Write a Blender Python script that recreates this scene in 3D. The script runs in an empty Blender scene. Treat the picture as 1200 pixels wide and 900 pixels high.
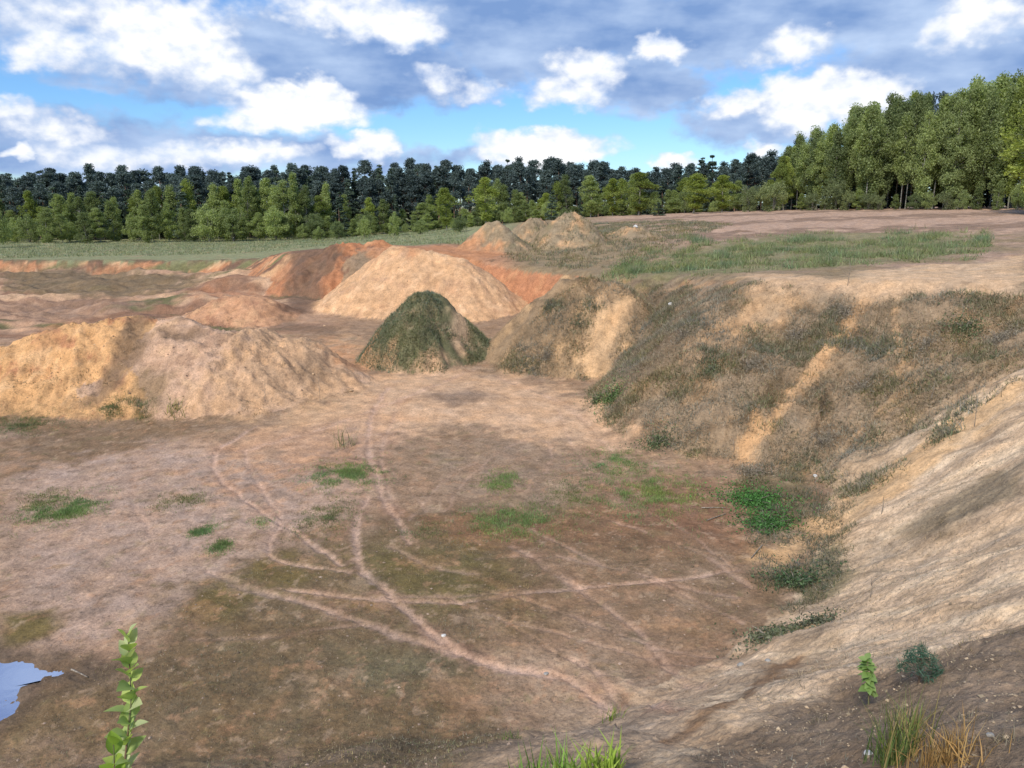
import bpy, math, random
import numpy as np
from mathutils import Vector, Matrix

R = math.radians
random.seed(7)
rng = np.random.default_rng(7)
sc = bpy.context.scene
COL = sc.collection

# ------------------------------------------------------------------ camera
EYE = 8.0            # camera height above the pit floor
PITCH = 13.0
F = 906.0            # focal length in pixels of the 1200 px wide photograph
cam_d = bpy.data.cameras.new('camera')
cam_d.sensor_width = 36.0
cam_d.lens = 36.0 * F / 1200.0
cam_d.clip_start = 0.05
cam_d.clip_end = 5000
cam = bpy.data.objects.new('camera', cam_d)
COL.objects.link(cam)
cam.location = (0, 0, EYE)
cam.rotation_euler = (R(90 - PITCH), 0, 0)
sc.camera = cam

# ------------------------------------------------------------------ light
SUN_EL, SUN_AZ = 45.0, -152.0     # azimuth from +Y towards +X: behind the camera, over its left shoulder
sun_d = bpy.data.lights.new('sun', 'SUN')
sun_d.energy = 3.2
sun_d.angle = R(12.0)
sun_d.color = (1.0, 0.95, 0.87)
sun = bpy.data.objects.new('sun', sun_d)
COL.objects.link(sun)
_sd = Vector((math.sin(R(SUN_AZ)) * math.cos(R(SUN_EL)), math.cos(R(SUN_AZ)) * math.cos(R(SUN_EL)), math.sin(R(SUN_EL))))
sun.rotation_euler = _sd.to_track_quat('Z', 'Y').to_euler()
sun.location = (0, 0, 60)
vs = sc.view_settings
vs.view_transform = 'Standard'; vs.look = 'None'; vs.gamma = 1.0; vs.exposure = 0.48
try: vs.use_curve_mapping = False
except Exception: pass


# ------------------------------------------------------------------ node helper
class S:
    """A socket with arithmetic."""
    def __init__(s, nt, sock): s.nt, s.k = nt, sock
    def _m(s, op, *o, clamp=False):
        n = s.nt.nodes.new('ShaderNodeMath'); n.operation = op; n.use_clamp = clamp
        for i, v in enumerate((s,) + o):
            if isinstance(v, S): s.nt.links.new(v.k, n.inputs[i])
            else: n.inputs[i].default_value = v
        return S(s.nt, n.outputs[0])
    def __add__(s, o): return s._m('ADD', o)
    def __radd__(s, o): return s._m('ADD', o)
    def __sub__(s, o): return s._m('SUBTRACT', o)
    def __rsub__(s, o): return (s * -1.0) + o
    def __mul__(s, o): return s._m('MULTIPLY', o)
    def __rmul__(s, o): return s._m('MULTIPLY', o)
    def __truediv__(s, o): return s._m('DIVIDE', o)
    def max(s, o): return s._m('MAXIMUM', o)
    def smax(s, o, k): return s._m('SMOOTH_MAX', o, k)
    def pow(s, o): return s._m('POWER', o)
    def clamp(s): return s._m('ADD', 0.0, clamp=True)
    def step(s, a, b):
        n = s.nt.nodes.new('ShaderNodeMapRange'); n.interpolation_type = 'SMOOTHSTEP'
        s.nt.links.new(s.k, n.inputs['Value'])
        n.inputs['From Min'].default_value = a; n.inputs['From Max'].default_value = b
        return S(s.nt, n.outputs[0])


def link(nt, v, inp):
    if isinstance(v, S): nt.links.new(v.k, inp)
    elif v is not None: inp.default_value = v


def noise(nt, vec, scale, detail=4.0, rough=0.55, lac=2.0, dist=0.0):
    n = nt.nodes.new('ShaderNodeTexNoise')
    if vec is not None: nt.links.new(vec.k, n.inputs['Vector'])
    n.inputs['Scale'].default_value = scale; n.inputs['Detail'].default_value = detail
    n.inputs['Roughness'].default_value = rough; n.inputs['Lacunarity'].default_value = lac
    n.inputs['Distortion'].default_value = dist
    return S(nt, n.outputs['Fac'])


def mixc(nt, fac, a, b, mode='MIX'):
    n = nt.nodes.new('ShaderNodeMix'); n.data_type = 'RGBA'; n.blend_type = mode
    link(nt, fac, n.inputs['Factor'])
    for v, k in ((a, 6), (b, 7)):
        if isinstance(v, S): nt.links.new(v.k, n.inputs[k])
        else: n.inputs[k].default_value = (v[0], v[1], v[2], 1)
    return S(nt, n.outputs[2])


def comb(nt, x, y, z):
    n = nt.nodes.new('ShaderNodeCombineXYZ')
    for i, v in enumerate((x, y, z)): link(nt, v, n.inputs[i])
    return S(nt, n.outputs[0])


def sep(nt, v):
    n = nt.nodes.new('ShaderNodeSeparateXYZ'); nt.links.new(v.k, n.inputs[0])
    return [S(nt, o) for o in n.outputs]


# ------------------------------------------------------------------ sky with broken cumulus
def ray(px, py):
    u = (px - 600) / F; v = (450 - py) / F
    c, s = math.cos(R(PITCH)), math.sin(R(PITCH))
    return np.array([u, c + v * s, -s + v * c])


def azel(px, py):
    d = ray(px, py); d = d / np.linalg.norm(d)
    return math.degrees(math.atan2(d[0], d[1])), math.degrees(math.asin(d[2]))


world = bpy.data.worlds.new('World'); sc.world = world; world.use_nodes = True
nt = world.node_tree; nt.nodes.clear()
out = nt.nodes.new('ShaderNodeOutputWorld'); bg = nt.nodes.new('ShaderNodeBackground')
nt.links.new(bg.outputs[0], out.inputs[0])
sky = nt.nodes.new('ShaderNodeTexSky'); sky.sky_type = 'NISHITA'; sky.sun_disc = False
sky.sun_elevation = R(SUN_EL); sky.sun_rotation = R(SUN_AZ)
sky.air_density = 1.0; sky.dust_density = 0.25; sky.ozone_density = 2.2
tc = nt.nodes.new('ShaderNodeTexCoord')
dirv = S(nt, tc.outputs['Generated'])
dx, dy, dz = sep(nt, dirv)
az = dx._m('ARCTAN2', dy) * 57.29578
el = dz._m('ARCSINE') * 57.29578

# (centre px, centre py, radius x, radius y, strength) of the clouds as they stand in the sky
WHITE = [(95, 20, 110, 24, .5), (185, 35, 100, 52, .95), (250, 78, 52, 30, .7), (410, 12, 120, 34, .85), (480, 35, 60, 26, 1.0),
         (45, 58, 48, 24, .75), (355, 128, 100, 30, 1.15), (375, 105, 40, 20, 1.0), (300, 142, 55, 14, .7),
         (15, 182, 22, 10, .9), (60, 150, 60, 20, .6), (20, 135, 40, 16, .7), (110, 180, 70, 18, .5), (200, 180, 60, 16, .5), (290, 181, 75, 18, .8), (440, 170, 32, 18, .95), (415, 175, 40, 14, .7),
         (640, 176, 100, 24, 1.15), (625, 165, 40, 14, .9), (790, 190, 26, 10, .8), (690, 82, 60, 26, .85), (665, 110, 60, 22, .8), (780, 58, 38, 16, .95),
         (975, 112, 95, 30, 1.15), (945, 130, 60, 32, .9), (1035, 112, 40, 18, .8), (880, 120, 60, 20, .85), (920, 55, 42, 20, .7), (885, 178, 30, 9, .7), (1150, 20, 48, 28, .75),
         (505, 96, 36, 16, .6), (560, 110, 60, 14, .5), (1060, 150, 50, 20, .6)]
GREY = [(60, 15, 200, 40, .8), (330, 70, 260, 50, 1.1), (430, 85, 160, 38, 1.1), (260, 100, 90, 24, 1.1), (640, 20, 230, 50, 1.2), (620, 62, 110, 40, 1.1), (870, 25, 300, 48, 1.25), (760, 100, 80, 36, 1.2),
        (700, 90, 110, 34, .9), (890, 142, 90, 34, 1.1), (1110, 70, 140, 45, 1.0), (1080, 105, 140, 40, 1.0), (1200, 40, 160, 60, 1.0),
        (90, 170, 170, 34, 1.0), (280, 175, 160, 20, .8), (140, 100, 70, 9, .5), (500, 185, 160, 12, .6), (530, 100, 70, 26, .7), (120, 192, 300, 16, .9), (380, 185, 120, 24, .9), (800, 10, 500, 30, 1.0), (350, 172, 40, 9, .9)]


def vmath(nt, op, a, b, c=None):
    n = nt.nodes.new('ShaderNodeVectorMath'); n.operation = op
    for i, v in enumerate((a, b, c)):
        if v is None: continue
        if isinstance(v, S): nt.links.new(v.k, n.inputs[i])
        else: n.inputs[i].default_value = v
    return S(nt, n.outputs['Value' if op == 'DOT_PRODUCT' else 'Vector'])


def field(lst, X, E, k=1.0, sm=.12):
    f = None; p = comb(nt, X, E, 0.0)
    for px, py, rx, ry, st in lst:
        a, e = azel(px, py); q = 0.0602
        ix, iy = 1 / (rx * q * k), 1 / (ry * q * k)
        v = vmath(nt, 'MULTIPLY_ADD', p, (ix, iy, 0), (-a * ix, -e * iy, 0))
        g = vmath(nt, 'DOT_PRODUCT', v, v)._m('MULTIPLY_ADD', -st, st)
        f = g if f is None else f.smax(g, sm)
    return f.max(-2.0)


# noise runs over the direction itself, so that it has no seam and goes on all round
flat = comb(nt, dx, dy, dz * 1.5)
w1 = noise(nt, flat, 11.0, 3.0, .55); w2 = noise(nt, comb(nt, dx + 3.1, dy + 1.7, dz * 1.5 - 2.0), 11.0, 3.0, .55)
w3 = noise(nt, flat, 32.0, 4.0, .5); w4 = noise(nt, comb(nt, dx + 5.3, dy - 1.1, dz * 1.5 + 4.0), 32.0, 4.0, .5)
X = az + (w1 - .5) * 5.0 + (w3 - .5) * 3.0
E = el + (w2 - .5) * 2.2 + (w4 - .5) * 2.0
fine = noise(nt, flat, 46.0, 6.0, .52)
big = noise(nt, comb(nt, dx + 1.3, dy, dz * 2.4), 5.0, 5.0, .6)
high = el.step(11.5, 17.0)                       # overhead and all round: the same kind of broken cloud cover
behind = 1.0 - dy.step(.45, .8)
rest = high.max(behind)
cover = (big - .5) * 6.0 - .1
fw = field(WHITE, X, E, 1.0)
fg = field(GREY, X, E, 1.08)
fw = fw * (1.0 - rest) + (cover - .45) * rest
fg = fg * (1.0 - rest) + (cover + .35) * rest
fw = fw + (fine - .5) * .95
fg = fg + (fine - .5) * 1.2
aw = fw.step(-.1, .8)
ag = fg.step(-.3, .75)
# a cloud's upper edges catch the light, its thick lower middle is grey
up = noise(nt, comb(nt, dx, dy, dz * 1.5 + .02), 46.0, 5.0, .55)
relief = (fine - up) * 2.4
lowside = noise(nt, comb(nt, dx - 2.0, dy, dz * 3.0), 8.5, 4.0, .5)
gtone = ((lowside - .5) * 2.4 + .42 + relief * .15 - (fg - .5) * .22).clamp()
gcol = mixc(nt, gtone, (.175, .29, .54), (.48, .60, .80))
wtone = ((fw - .1) * .75 + relief * .45 + (lowside - .5) * 1.5 + .40).clamp()
wcol = mixc(nt, wtone, (.46, .56, .76), (.84, .85, .87))
skc = nt.nodes.new('ShaderNodeMix'); skc.data_type = 'RGBA'; skc.blend_type = 'MULTIPLY'
skc.inputs['Factor'].default_value = 1.0
nt.links.new(sky.outputs[0], skc.inputs[6]); skc.inputs[7].default_value = (.072, .094, .125, 1)
hs = nt.nodes.new('ShaderNodeHueSaturation'); hs.inputs['Saturation'].default_value = 1.08; hs.inputs['Value'].default_value = 1.0
nt.links.new(skc.outputs[2], hs.inputs['Color'])
c = mixc(nt, ag, S(nt, hs.outputs[0]), gcol)
c = mixc(nt, aw, c, wcol)
nt.links.new(c.k, bg.inputs['Color'])
bg.inputs['Strength'].default_value = .9
world.cycles.sampling_method = 'MANUAL'
world.cycles.sample_map_resolution = 512


# ------------------------------------------------------------------ numpy noise
_pt = np.random.default_rng(11).permutation(512).astype(np.int32)
_pt = np.concatenate([_pt, _pt])
_gx = np.cos(np.arange(512) * 2.399963).astype(np.float32); _gy = np.sin(np.arange(512) * 2.399963).astype(np.float32)
_gr = np.stack([np.cos(np.arange(512) * 2.399963), np.sin(np.arange(512) * 2.399963)], 1).astype(np.float32)


def perlin(x, y, seed=0):
    x = np.asarray(x, np.float64) + seed * 37.17; y = np.asarray(y, np.float64) - seed * 19.31
    xi = np.floor(x); yi = np.floor(y)
    xf = (x - xi).astype(np.float32); yf = (y - yi).astype(np.float32)
    xi = xi.astype(np.int32) & 511; yi = yi.astype(np.int32) & 511
    u = xf * xf * xf * (xf * (xf * 6 - 15) + 10); v = yf * yf * yf * (yf * (yf * 6 - 15) + 10)
    p0 = _pt[xi]; p1 = _pt[(xi + 1) & 511]; y1 = yi + 1

    def g(h, fx, fy): return _gx.take(h) * fx + _gy.take(h) * fy
    a = g(_pt[p0 + yi], xf, yf); b = g(_pt[p1 + yi], xf - 1, yf); c_ = g(_pt[(p0 + y1) & 511], xf, yf - 1); d = g(_pt[(p1 + y1) & 511], xf - 1, yf - 1)
    a = a + (b - a) * u; c_ = c_ + (d - c_) * u
    return (a + (c_ - a) * v) * np.float32(1.5)


def fbm(x, y, octv=4, seed=0, gain=.5, ridged=False):
    s = 0; a = 1.0; t = 0
    for k in range(octv):
        n = perlin(np.asarray(x) * 2 ** k, np.asarray(y) * 2 ** k, seed + k * 3)
        if ridged: n = 1 - 2 * np.abs(n)
        s = s + a * n; t += a; a *= gain
    return s / t


def sst(x, a, b):
    t = np.clip((x - a) / (b - a), 0, 1)
    return t * t * (3 - 2 * t)


def smax(a, b, k):
    h = np.clip(.5 + .5 * (a - b) / k, 0, 1)
    return b * (1 - h) + a * h + k * h * (1 - h)


def W(px, py, t):
    return np.array([0, 0, EYE]) + ray(px, py) * t


# ------------------------------------------------------------------ terrain shape
RIM = np.array([(-160, -3), (-60, -2), (-25, -.6), (-8, .2), (0, .9), (3.5, 1.7), (9, 4.5), (14, 9.5), (17, 15), (18.5, 21), (17.9, 26.5),
                (14, 29.5), (9.9, 32), (9.3, 36.0), (8.0, 40.0), (5.6, 42.0), (4.6, 43.5), (4.8, 46), (4.2, 49), (.5, 52.5), (-3, 56), (-8, 57.5), (-13, 58),
                (-17, 60), (-20, 66), (-24, 74), (-30, 78), (-53, 80), (-90, 84), (-160, 90)], float)


def seg_dist(x, y, pts, closed=False):
    """distance to a polyline, arc length of the nearest point"""
    best = np.full(np.shape(x), 1e9); arc = np.zeros(np.shape(x)); L = 0.0
    n = len(pts); rng_ = range(n if closed else n - 1)
    for i in rng_:
        a = pts[i]; b = pts[(i + 1) % n]; ab = b - a; l = math.hypot(*ab)
        if l < 1e-9: continue
        t = np.clip(((x - a[0]) * ab[0] + (y - a[1]) * ab[1]) / (l * l), 0, 1)
        d = np.hypot(x - a[0] - t * ab[0], y - a[1] - t * ab[1])
        m = d < best
        best = np.where(m, d, best); arc = np.where(m, L + t * l, arc); L += l
    return best, arc


def inside(x, y, pts):
    r = np.zeros(np.shape(x), bool); n = len(pts)
    for i in range(n):
        a = pts[i]; b = pts[(i + 1) % n]
        if a[1] == b[1]: continue
        c_ = ((a[1] > y) != (b[1] > y)) & (x < (b[0] - a[0]) * (y - a[1]) / (b[1] - a[1]) + a[0])
        r ^= c_
    return r


class RBF:
    def __init__(s, pts, sm=0.0):
        p = np.array(pts, float); s.p = p; n = len(p)
        K = np.hypot(p[:, None, 0] - p[None, :, 0], p[:, None, 1] - p[None, :, 1]) + np.eye(n) * sm
        A = np.zeros((n + 1, n + 1)); A[:n, :n] = K; A[:n, n] = 1; A[n, :n] = 1
        w = np.linalg.solve(A, np.r_[p[:, 2], 0]); s.w = w[:n]; s.c = w[n]
    def __call__(s, x, y):
        r = np.zeros(np.shape(x)) + s.c
        for (a, b, _), w in zip(s.p, s.w): r = r + w * np.hypot(x - a, y - b)
        return r


PLAT = RBF([(0, 0, 6.4), (-20, -3, 6.4), (-60, -6, 6.2), (9, 3, 6.4), (15, 9, 6.3), (18, 15, 6.1), (19, 22, 5.8), (18.5, 27, 5.45), (9.8, 33, 5.05), (6.8, 37, 4.7), (3.4, 40, 4.45),
            (5, 46, 4.2), (4.5, 51, 4.0), (1, 54, 4.1), (-3, 57.5, 4.5), (-8, 59, 4.95), (-13, 59.5, 4.9), (-19, 64, 4.3), (-25, 76, 3.0), (-32, 80, 2.6), (-53, 82, 2.55), (-90, 86, 2.5),
            (-100, 140, 2.0), (-60, 140, 2.0), (-25, 135, 2.7), (-12, 75, 4.0), (-8, 120, 4.6), (8, 65, 5.5), (12, 120, 6.3), (30, 75, 6.3), (40, 115, 7.3), (65, 95, 7.7), (90, 110, 7.8), (28, 42, 5.75),
            (40, 22, 6.0), (40, -10, 6.4), (0, -40, 6.5), (0, 300, 6), (-200, 300, 2), (250, 300, 8), (250, 0, 7), (-250, 60, 2.5)])
SLOPE = RBF([(0, 2, .68), (-20, 0, .66), (9, 4, .64), (14, 10, .6), (17, 20, .58), (14, 29, .6), (9.8, 32, .62), (7, 36, .75), (3.6, 39, .95), (4, 48, 1.4), (0, 54, 1.2), (-8, 58, .8),
             (-15, 59, .75), (-22, 70, .9), (-30, 78, .8), (-60, 80, .7), (-120, 85, .7)])
FLOOR = RBF([(0, 10, 0), (-8, 10, -.05), (5, 15, 0), (0, 18, 0), (-6, 20, 0), (0, 25, .1), (-15, 27, .15), (-3, 31, .45), (0, 37, .6), (5, 27, .1), (-8, 40, 1.0), (-15, 45, 1.2), (-30, 50, 1.1), (-30, 35, .6),
             (-45, 70, 1.1), (-20, 58, 2.0), (-10, 52, 1.6), (-60, 40, .7), (-60, 10, .2), (0, 48, 1.5), (-28, 72, 1.5), (-120, 40, .8)])


def mnd(name, pts, slope, rnd, rill=.4):
    return dict(name=name, pts=np.array(pts, float), slope=slope, rnd=rnd, rill=rill)


def ridge_pts(*l): return [W(*q) for q in l]


MOUNDS = [
    mnd('yellow_heap', ridge_pts((462, 289, 51), (505, 294, 50), (535, 303, 49.5)), .74, .3, .12),
    mnd('grassy_mound', ridge_pts((492, 345, 37.5), (507, 346, 38)), 1.35, .75, .2),
    mnd('left_mound', ridge_pts((15, 412, 32.0), (70, 386, 32.5), (120, 374, 32.8), (165, 371, 33)), .66, .5, .22),
    mnd('bench_mound', ridge_pts((200, 378, 33), (262, 390, 32.6), (300, 387, 33.2), (335, 398, 33.4), (372, 416, 34.2)), .66, .7, .16),
    mnd('small_mound', ridge_pts((268, 346, 47), (296, 347, 47)), .50, .6, .10),
    mnd('far_heap', ridge_pts((660, 252, 62), (674, 249, 62)), .85, .25, .2),
    mnd('far_heap', ridge_pts((570, 262, 60), (582, 260, 60)), .85, .25, .2),
    mnd('far_heap', ridge_pts((622, 258, 66), (629, 257, 66)), .8, .3, .2),
    mnd('far_heap', ridge_pts((742, 264, 64), (752, 265, 64)), .6, .4, .2),
    mnd('earth_spur', ridge_pts((668, 326, 38.5), (690, 327, 38), (738, 340, 37)), .88, .4, .22),
    mnd('red_bank', ridge_pts((368, 302, 57), (395, 288, 57.5), (440, 284, 58)), .74, .5, .5),
]


def terrain(x, y, detail=True):
    """height, region id, distance into the pit, arc length along the rim"""
    x = np.asarray(x, float); y = np.asarray(y, float)
    wx = x + .9 * fbm(x * .16, y * .16, 3, 21) + (.35 * fbm(x * .7, y * .7, 2, 22) if detail else 0)
    wy = y + .9 * fbm(x * .16, y * .16, 3, 27) + (.35 * fbm(x * .7, y * .7, 2, 28) if detail else 0)
    near0 = sst(np.hypot(x, y), 2.5, 7)
    wx = x + (wx - x) * near0; wy = y + (wy - y) * near0
    d, arc = seg_dist(wx, wy, RIM)
    ins = inside(wx, wy, RIM)
    d = np.where(ins, d, -d)
    P = PLAT(x, y); Sl = np.clip(SLOPE(x, y), .4, 1.6)
    k = .28
    dd = np.where(d > 4, d, k * np.log1p(np.exp(np.clip(d / k, -30, 30))))
    gul = fbm(arc * .55, d * .10, 4, 41, .55) * .38 + fbm(arc * 1.6, d * .22, 3, 43, .6, True) * .16 if detail else fbm(arc * .55, d * .10, 2, 41) * .38
    gul = gul * (1 - .82 * sst(x, 2, 4) * (1 - sst(y, 18, 24)))
    gm = sst(d, .2, 2.2) * (1 - sst(d, 8, 12)) * (1 - .85 * (1 - sst(x, 1.5, 5)) * (1 - sst(y, 12, 16)))
    bank = P - Sl * dd + gul * gm
    # left rim: a stepped, slumped edge
    fl = FLOOR(x, y)
    hum = sst(-x, 12, 20) * sst(y, 40, 48)
    fl = fl + hum * (fbm(x * .11, y * .2, 4, 51, .6) * 1.3 + fbm(x * .35, y * .5, 3, 54, .6) * .35 + .2) + fbm(x * .12, y * .12, 3, 52) * .14 + fbm(x * .5, y * .5, 3, 53) * .05
    z = smax(bank, fl, .35)
    rid = np.where(d < .15, 1, np.where(bank > fl, 2, 0))      # 1 plateau, 2 bank, 0 floor
    for i, m in enumerate(MOUNDS):
        pts = m['pts']; ext = pts[:, 2].max() / m['slope'] + 3
        sel = (x > pts[:, 0].min() - ext) & (x < pts[:, 0].max() + ext) & (y > pts[:, 1].min() - ext) & (y < pts[:, 1].max() + ext)
        if not sel.any(): continue
        xs, ys, zs = x[sel], y[sel], z[sel]; best = np.full(xs.shape, -1e9)
        jx = xs + .8 * fbm(xs * .25, ys * .25, 3, 61 + i); jy = ys + .8 * fbm(xs * .25, ys * .25, 3, 71 + i)
        for j in range(len(pts) - 1):
            a = pts[j]; b = pts[j + 1]; ab = (b - a)[:2]; l2 = max(ab @ ab, 1e-9)
            t = np.clip(((jx - a[0]) * ab[0] + (jy - a[1]) * ab[1]) / l2, 0, 1)
            q = np.hypot(jx - a[0] - t * ab[0], jy - a[1] - t * ab[1])
            h = a[2] + t * (b[2] - a[2]) - m['slope'] * (np.sqrt(q * q + m['rnd'] ** 2) - m['rnd'])
            best = np.maximum(best, h)
        if detail:
            an = np.arctan2(ys - pts[:, 1].mean(), xs - pts[:, 0].mean())
            up_ = sst(best, zs - 1.0, zs + .8)
            best = best + up_ * ((fbm(an * 4.0, best * .3, 4, 81 + i, .6) + .25 * fbm(an * 11.0, best * .25, 3, 85 + i, .6, True)) * m['rill'] + fbm(xs * .45, ys * .45, 5, 91 + i, .62) * (.5 if .12 < m['rill'] < .3 else .3) - .34 * np.abs(fbm(xs * .8, ys * .8, 4, 95 + i, .6)) * (0.5 if m['name'] == 'yellow_heap' else .75) + .05)
        rid[sel] = np.where(best > zs, 10 + i, rid[sel])
        z[sel] = smax(best, zs, .3)
    # plateau hummocks
    pl = sst(-d, .3, 3) * sst(np.hypot(x, y), 10, 25)
    z = z + pl * (fbm(x * .25, y * .25, 4, 101) * .22 * (1 - .6 * sst(-x, 20, 40)))
    if detail:
        rough = np.where(rid == 0, .035, np.where(rid == 1, .06, np.where(x * 0 + y < 20, .07, .17)))
        z = z + rough * fbm(x * 1.7, y * 1.7, 5, 111, .6)
        z = z + .03 * fbm(x * 7, y * 7, 2, 115) * np.where(rid == 0, .5, 1)
    return z, rid, d, arc


# polar mesh: cells grow with the distance so that detail stays even
th = np.concatenate([np.linspace(-180, -46, 60)[:-1], np.linspace(-46, 46, 640), np.linspace(46, 180, 60)[1:]])
rr = np.concatenate([np.exp(np.linspace(math.log(.35), math.log(5), 90))[:-1], np.exp(np.linspace(math.log(5), math.log(75), 720))[:-1],
                     np.exp(np.linspace(math.log(75), math.log(170), 90))[:-1], np.exp(np.linspace(math.log(170), math.log(2500), 24))])
TH, RR = np.meshgrid(np.radians(th), rr)
GX, GY = RR * np.sin(TH), RR * np.cos(TH)
GZ, GID, GD, GARC = terrain(GX, GY)
NR, NT = GX.shape


def at(px, py):
    """where the line of sight through a photo pixel meets the built ground (the sheet is polar about the eye's foot)"""
    r = ray(px, py); a_ = math.degrees(math.atan2(r[0], r[1])); fj = np.interp(a_, th, np.arange(NT)); j = int(min(fj, NT - 2)); v = fj - j
    col = GZ[:, j] * (1 - v) + GZ[:, j + 1] * v
    line = EYE + rr * (r[2] / math.hypot(r[0], r[1]))
    h = line - col; h[rr < 1.5] = 1
    i = int(np.argmax(h < 0))
    if h[i] >= 0: i = NR - 1
    u = h[i - 1] / (h[i - 1] - h[i]) if h[i - 1] > 0 > h[i] else 0
    d = rr[i - 1] + u * (rr[i] - rr[i - 1])
    return np.array([0, 0, EYE]) + r * (d / math.hypot(r[0], r[1]))

# ------------------------------------------------------------------ soil colours, laid out on the ground in world metres
def C3(*c): return np.array(c, np.float32)


SAND = C3(.47, .325, .195); YSAND = C3(.49, .31, .17); PALE = C3(.56, .43, .29); ORANGE = C3(.43, .185, .08); RUST = C3(.21, .095, .05)
PINK = C3(.335, .235, .175); GPINK = C3(.27, .20, .155); BROWN = C3(.15, .105, .068); DARK = C3(.085, .063, .042); OLIVE = C3(.115, .085, .043)
SCRUB = C3(.19, .15, .10); GREYS = C3(.24, .20, .155); MOSS = C3(.095, .115, .04); FIELD = C3(.21, .225, .12)

lum1 = fbm(GX * .35, GY * .35, 4, 201); lum2 = fbm(GX * 1.6, GY * 1.6, 4, 207, .6); lum3 = fbm(GX * .9, GY * .9, 5, 215, .6)
CO = np.zeros((NR, NT, 3), np.float32)
RGH = np.zeros((NR, NT), np.float32)       # how much litter and clods the surface carries


def lay(mask, col, strength=1.0):
    m = np.clip(mask * strength, 0, 1)[..., None].astype(np.float32)
    CO[:] = CO * (1 - m) + np.asarray(col, np.float32) * m


def wpoly(pxs): return np.array([at(*p)[:2] for p in pxs])


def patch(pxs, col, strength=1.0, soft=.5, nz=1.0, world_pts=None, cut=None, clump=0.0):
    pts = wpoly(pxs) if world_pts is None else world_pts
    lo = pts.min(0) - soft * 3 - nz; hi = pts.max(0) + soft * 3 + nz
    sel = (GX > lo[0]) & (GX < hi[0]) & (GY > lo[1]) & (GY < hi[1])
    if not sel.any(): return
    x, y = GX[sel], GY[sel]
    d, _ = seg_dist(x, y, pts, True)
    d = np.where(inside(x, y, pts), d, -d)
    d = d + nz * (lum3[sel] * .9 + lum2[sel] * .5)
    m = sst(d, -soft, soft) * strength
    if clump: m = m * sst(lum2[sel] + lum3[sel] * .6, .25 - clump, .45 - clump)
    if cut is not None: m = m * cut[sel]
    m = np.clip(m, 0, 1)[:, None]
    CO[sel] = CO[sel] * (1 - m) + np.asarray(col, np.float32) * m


# 1. base by landform
is_floor = GID == 0
CO[:] = PINK
lay((GID == 0) * 1.0, C3(.26, .178, .112))
lay((GID == 2) * 1.0, C3(.24, .18, .115))
# plateau (right): brown-grey with scrub; field (left): thin grass
lay((GID == 1) * 1.0, C3(.225, .175, .105))
lay((GID == 1) * sst(GY, 30, 36) * sst(GX, 6, 18) * sst(lum1, -.3, .35), C3(.30, .215, .155))
lay((GID == 1) * sst(GY, 52, 60) * sst(GX, 8, 18), C3(.36, .255, .185))
lay((GID == 1) * sst(GY, 52, 60) * sst(GX, 8, 18) * sst(np.sin(GY * .32 + lum1 * 2.5), .1, .8), C3(.22, .155, .11))
lay((GID == 1) * np.maximum(sst(-GX, 14, 20) * sst(GY, 60, 70), sst(-GX, -3, 2) * sst(GY, 68, 76)), FIELD)
lay((GID == 1) * sst(-GX, 14, 20) * sst(GY, 60, 70) * sst(lum1 + .5 * lum3, .15, .5), C3(.24, .20, .12))
lay((GID == 1) * (1 - sst(GY, 14, 26)), C3(.26, .20, .14))
# red berm on top behind the yellow heap
berm = (GID == 1) * sst(GX, -22, -18) * (1 - sst(GX, -1.5, 1.5)) * (1 - sst(GY, 64, 70)) * sst(GY, 50, 54)
lay(berm, C3(.36, .20, .115)); lay(berm * sst(lum3, .0, .4), C3(.17, .115, .075))
# left banks: orange faces with dark soil on them
lb = (GID == 2) * sst(-GX, 10, 16) * sst(GY, 50, 60)
lay(lb, C3(.37, .185, .095)); lay(lb * sst(fbm(GX * .16, GY * .4, 4, 233), -.02, .25), YSAND); lay(lb * sst(fbm(GX * .22, GY * .5, 4, 231), -.02, .2), C3(.15, .09, .06)); lay(lb * sst(fbm(GX * .13, GY * .3, 4, 235), .12, .3), C3(.15, .15, .07))
lip = (GID == 1) * sst(GD, -1.4, -.4) * sst(-GX, 14, 18) * sst(GY, 55, 62)
lay(lip * sst(lum1 + lum3 * .5, -.3, .2), C3(.13, .085, .055), .85)
# hummocky ground in the left back
hb = (GID == 0) * sst(-GX, 8, 14) * sst(GY, 38, 44)
lay(hb, C3(.38, .245, .155)); lay(hb * sst(fbm(GX * .08, GY * .35, 4, 241), -.05, .18), C3(.21, .125, .08)); lay(hb * sst(fbm(GX * .1, GY * .3, 4, 242), .1, .35), C3(.44, .30, .19))
lay(hb * sst(fbm(GX * .12, GY * .4, 4, 243), .2, .4), C3(.12, .115, .055))
# orange cut behind the spur
cutf = (GID == 2) * sst(GY, 43, 46) * sst(GX, -6, -3)
lay(cutf, C3(.37, .175, .09)); lay(cutf * sst(lum3, .0, .4), C3(.42, .23, .125))
# spur and right bank: weathered sand breaking through scrub
rb = (GID == 2) * sst(GX, -3, 0) * sst(GY, 20, 24) * (1 - sst(GY, 43, 46))
lay(rb * sst(lum3 + .5 * lum1, .05, .4), C3(.29, .20, .115), .8); lay(rb * sst(lum3 - .3 * lum1, .1, .4), C3(.13, .10, .065))
lay(rb * sst(fbm(GARC * .9, GD * .3, 4, 251) + .3 * lum2, .22, .5), C3(.42, .275, .15), .85)
lay(rb * (1 - sst(GD, .3, 1.3 + lum1)) * sst(lum1 + .6 * lum3, -.1, .3), C3(.42, .24, .125), .9)
lay(rb * (1 - sst(GD, .2, .8)) * sst(fbm(GARC * .5, GD * .4, 4, 255), .0, .25), C3(.12, .085, .055), .9)
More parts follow.
